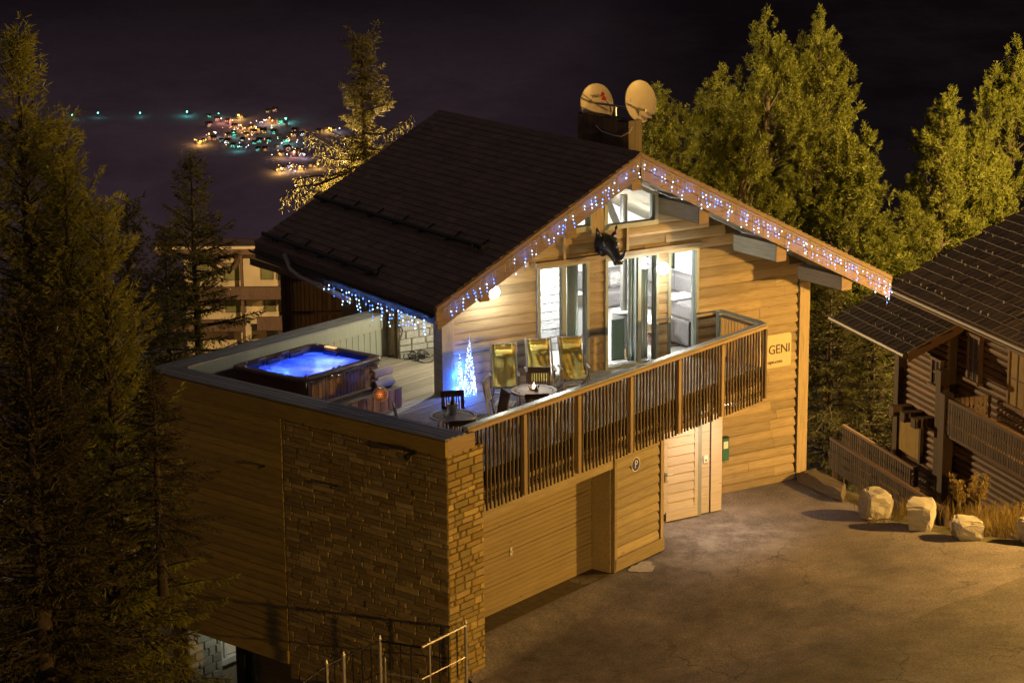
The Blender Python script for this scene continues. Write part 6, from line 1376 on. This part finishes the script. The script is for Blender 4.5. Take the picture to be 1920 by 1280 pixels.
# dry grass and a shrub on the bank
M['straw'] = leafmat('dry straw', (0.26, 0.19, 0.07), 0.3)
def tuft_mesh(name, centres, n, hmin, hmax, wd, mat, spread):
    rg = np.random.default_rng(len(centres) * 7 + n); P = []; D = []; S = []
    for c_ in centres:
        base = np.array(c_)[None] + rg.normal(0, spread, (n, 3)) * np.array([1, 1, 0.05]); dd = np.stack([rg.normal(0, 0.28, n), rg.normal(0, 0.28, n), np.ones(n)], 1); l = rg.uniform(hmin, hmax, (n, 1))
        P.append(base); D.append(norm(dd) * l); S.append(norm(np.cross(dd, rg.normal(size=(n, 3)))) * wd)
    return quads_mesh(name, np.concatenate(P), np.concatenate(D), np.concatenate(S), mat)
def bank_pt(px, py): p = at(px, py, -0.05); return (p.x, p.y, -0.15)
cs = [bank_pt(random.uniform(1790, 1930), random.uniform(962, 1000)) for _ in range(26)] + [bank_pt(random.uniform(1590, 1790), random.uniform(940, 985)) for _ in range(7)]
tag(link('dry_grass', tuft_mesh('dry_grass', cs, 60, 0.12, 0.62, 0.008, M['straw'], 0.16)), 'dry yellow grass growing on the bank behind the boulders', 'grass', kind='stuff')
for px, py, lab in ((1800, 962, 'tall feathery brown weed left of the dry grass'), (1832, 958, 'feathery brown weed right beside the other weed')):
    p = Vector(bank_pt(px, py)); t = thing('tall_weed', lab, 'weed', p, 0, 'tall weeds on the bank'); rg = random.Random(px); mb = MB(); cs = []
    for k in range(7):
        q = Vector((rg.uniform(-0.25, 0.25), rg.uniform(-0.2, 0.2), rg.uniform(0.6, 0.95))); mb.tube([(0, 0, 0), q * 0.5 + Vector((0, 0, 0.08)), q], [0.008, 0.006, 0.003], 4); cs += [tuple(q * f) for f in (0.55, 0.7, 0.85, 1.0)]
    part('stems', mb, M['straw'], t, world=False); link('seed_heads', tuft_mesh('seed_heads', cs, 36, 0.04, 0.13, 0.009, M['straw'], 0.04), t, world=False)
# ================================================================== village across the valley
def on_terrain(px, py):
    r = ray(px, py); r = r / r.y; d = 900.0
    while d < 7000:
        p = CAM + r * d
        if p.z <= float(terrain_z(p.x, d)): break
        d += 4
    return CAM + r * d
VC = dict(o=((1.0, 0.42, 0.10), 'amber'), y=((1.0, 0.60, 0.12), 'yellow'), w=((0.9, 0.92, 1.0), 'white'), t=((0.15, 1.0, 0.75), 'teal'), p=((1.0, 0.42, 0.28), 'pink'))
VE = {k: emit('village lamp ' + v[1], v[0], 9.0) for k, v in VC.items()}
VW = plain('village house walls', (0.5, 0.46, 0.40), 0.9); VR = plain('village house roofs', (0.09, 0.07, 0.06), 0.9); VL = {k: emit('lit window ' + v[1], v[0], 2.0) for k, v in VC.items()}
lampme = {}
for k in VC:
    lampme[k] = (MB().ball((0, 0, 0), 1.0, 10, 6).mesh('lantern', VE[k]), MB().tube([(0, 0, -8), (0, 0, -1.0)], 0.14, 5).mesh('pole', M['darkmetal']))
def vlamp(px, py, k, r=0.75, pw=4000.0, lift=7.0):
    g = on_terrain(px, py + lift * 1.15); t = thing('village_street_lamp', 'bright %s street lamp in the far village across the valley' % VC[k][1] if px > 355 else 'lone teal lamp on the dark far road left of the village', 'street lamp', g + Vector((0, 0, lift)), 0, 'far %s lamps' % VC[k][1] if px > 355 else 'lone teal lamps on the far road')
    a_ = link('lantern', lampme[k][0], t, world=False); a_.scale = (r, r, r); link('pole', lampme[k][1], t, world=False)
    if pw: lamp('lamp_light', 'POINT', (0, -2.5, 0.5), pw, VC[k][0], t, 0.8, world=False)
hm = {}
for k in VC:
    wl_ = MB().box(-5, 5, -4, 4, -6, 5); wl_.prism([(-5, -4, 5), (-5, 4, 5), (-5, 0, 8)], (10, 0, 0))
    hm[k] = (wl_.mesh('walls', VW), MB().hexa([(-5.6, -4.7, 4.6), (5.6, -4.7, 4.6), (5.6, 0, 8.2), (-5.6, 0, 8.2), (-5.6, -4.7, 5.0), (5.6, -4.7, 5.0), (5.6, 0, 8.6), (-5.6, 0, 8.6)]).hexa([(-5.6, 0, 8.2), (5.6, 0, 8.2), (5.6, 4.7, 4.6), (-5.6, 4.7, 4.6), (-5.6, 0, 8.6), (5.6, 0, 8.6), (5.6, 4.7, 5.0), (-5.6, 4.7, 5.0)]).mesh('roof', VR), [MB().box(x, x + 1.3, -4.08, -4.01, z, z + 1.4).mesh('window', VL[k]) for x, z in ((-4, 0.5), (-1, 0.5), (2.4, 0.5), (-2.4, 3.0), (1.2, 3.0))])
def vhouse(px, py, k, sc_=1.0, lit=3):
    g = on_terrain(px, py); t = thing('village_house', 'small gabled house with %s light in the far village' % VC[k][1], 'house', g + Vector((0, 0, 1)), random.uniform(-0.7, 0.7), 'far village houses with %s light' % VC[k][1]); t.scale = (sc_,) * 3
    link('walls', hm[k][0], t, world=False); link('roof', hm[k][1], t, world=False)
    for m_ in random.sample(hm[k][2], lit): link('window', m_, t, world=False)
Z6 = lambda x, y: (340 + x / 6.4, 190 + y / 6.4)
for x, y, k, r, pw in ((70, 130, 't', 1.1, 16000), (450, 155, 't', 0.9, 8000), (690, 175, 'y', 1.6, 50000), (480, 215, 'p', 1.0, 26000), (615, 235, 'p', 1.0, 26000), (715, 295, 'o', 1.3, 30000), (765, 330, 'o', 0.9, 16000), (900, 335, 'y', 1.0, 60000), (1000, 235, 'w', 0.9, 9000), (1060, 205, 'o', 1.0, 28000), (1095, 240, 'y', 1.0, 26000), (1255, 215, 't', 1.6, 40000), (1085, 325, 't', 1.0, 9000), (905, 245, 'w', 0.6, 0), (835, 265, 'w', 0.5, 0), (1375, 325, 'p', 1.2, 40000), (1775, 330, 'y', 1.1, 40000), (1900, 335, 'w', 0.8, 9000), (335, 400, 'o', 1.3, 26000), (410, 385, 'w', 1.3, 12000), (165, 470, 'y', 0.9, 9000), (230, 490, 'y', 1.3, 40000), (295, 470, 'y', 0.8, 16000), (630, 385, 't', 0.8, 14000), (800, 410, 'o', 0.8, 16000), (735, 445, 'w', 0.6, 0), (815, 462, 'w', 0.7, 0), (525, 508, 'w', 0.7, 0), (680, 555, 't', 0.8, 12000), (780, 560, 'w', 0.5, 0), (1205, 510, 'w', 0.8, 6000), (1265, 480, 't', 1.0, 26000), (1325, 405, 'y', 0.7, 6000), (1395, 475, 'w', 0.6, 0), (1470, 510, 'w', 0.6, 0), (1355, 615, 'p', 1.5, 50000), (1270, 650, 'w', 0.8, 5000), (1180, 640, 'y', 1.0, 20000), (1480, 650, 'w', 1.0, 8000), (1090, 652, 'w', 0.5, 0), (1200, 815, 'y', 1.7, 60000), (1150, 835, 'y', 0.8, 16000), (1320, 785, 'w', 0.9, 16000), (1425, 795, 'y', 1.5, 45000), (1370, 852, 'w', 0.6, 0), (1640, 765, 'y', 1.4, 40000)):
    px, py = Z6(x, y); vlamp(px, py, k, r * 0.72, pw * 0.10)
for px, py in ((136, 217), (184, 213), (263, 213), (351, 211)): vlamp(px, py, 't', 0.95, 300)
random.seed(3)
for _ in range(70):
    cx_, cy_, sx_, sy_ = random.choice(((700, 320, 260, 90), (900, 380, 200, 90), (1050, 260, 160, 60), (1200, 470, 150, 80), (700, 500, 160, 60), (1330, 620, 130, 50), (1350, 800, 160, 35), (300, 440, 120, 50)))
    px, py = Z6(random.gauss(cx_, sx_ * 0.6), random.gauss(cy_, sy_ * 0.6)); vlamp(max(362, px), py, random.choice('ooooyyptw'), random.uniform(0.26, 0.5), 0)
for x, y, k in ((325, 200, 't'), (430, 240, 'p'), (560, 270, 'p'), (330, 310, 'p'), (640, 330, 'p'), (700, 215, 'y'), (850, 350, 'y'), (930, 360, 'y'), (980, 390, 'y'), (870, 400, 'o'), (780, 430, 'o'), (560, 440, 'p'), (630, 400, 't'), (650, 430, 't'), (1040, 250, 'y'), (960, 270, 'w'), (1180, 270, 't'), (1250, 290, 't'), (1120, 400, 't'), (1050, 490, 't'), (940, 500, 't'), (880, 520, 't'), (630, 560, 't'), (710, 570, 't'), (930, 600, 't'), (1010, 600, 'o'), (1260, 500, 't'), (1370, 380, 'p'), (1340, 430, 'p'), (1450, 420, 'w'), (390, 470, 'o'), (280, 500, 'y'), (220, 520, 'y'), (480, 490, 't'), (560, 510, 'w'), (750, 500, 'w'), (1150, 560, 'o'), (1270, 590, 'p'), (1400, 620, 'p'), (1440, 660, 'w'), (1190, 660, 'y'), (1340, 670, 'p'), (1170, 840, 'y'), (1240, 830, 'y'), (1310, 810, 'w'), (1430, 830, 'y'), (1560, 790, 'o'), (1620, 800, 'y'), (1740, 370, 'y'), (1660, 390, 'o'), (1830, 370, 'y'), (1040, 140, 'o'), (1125, 125, 'p')):
    px, py = Z6(x, y); vhouse(px, py, k, random.uniform(0.55, 0.9), random.choice((2, 3, 4)))
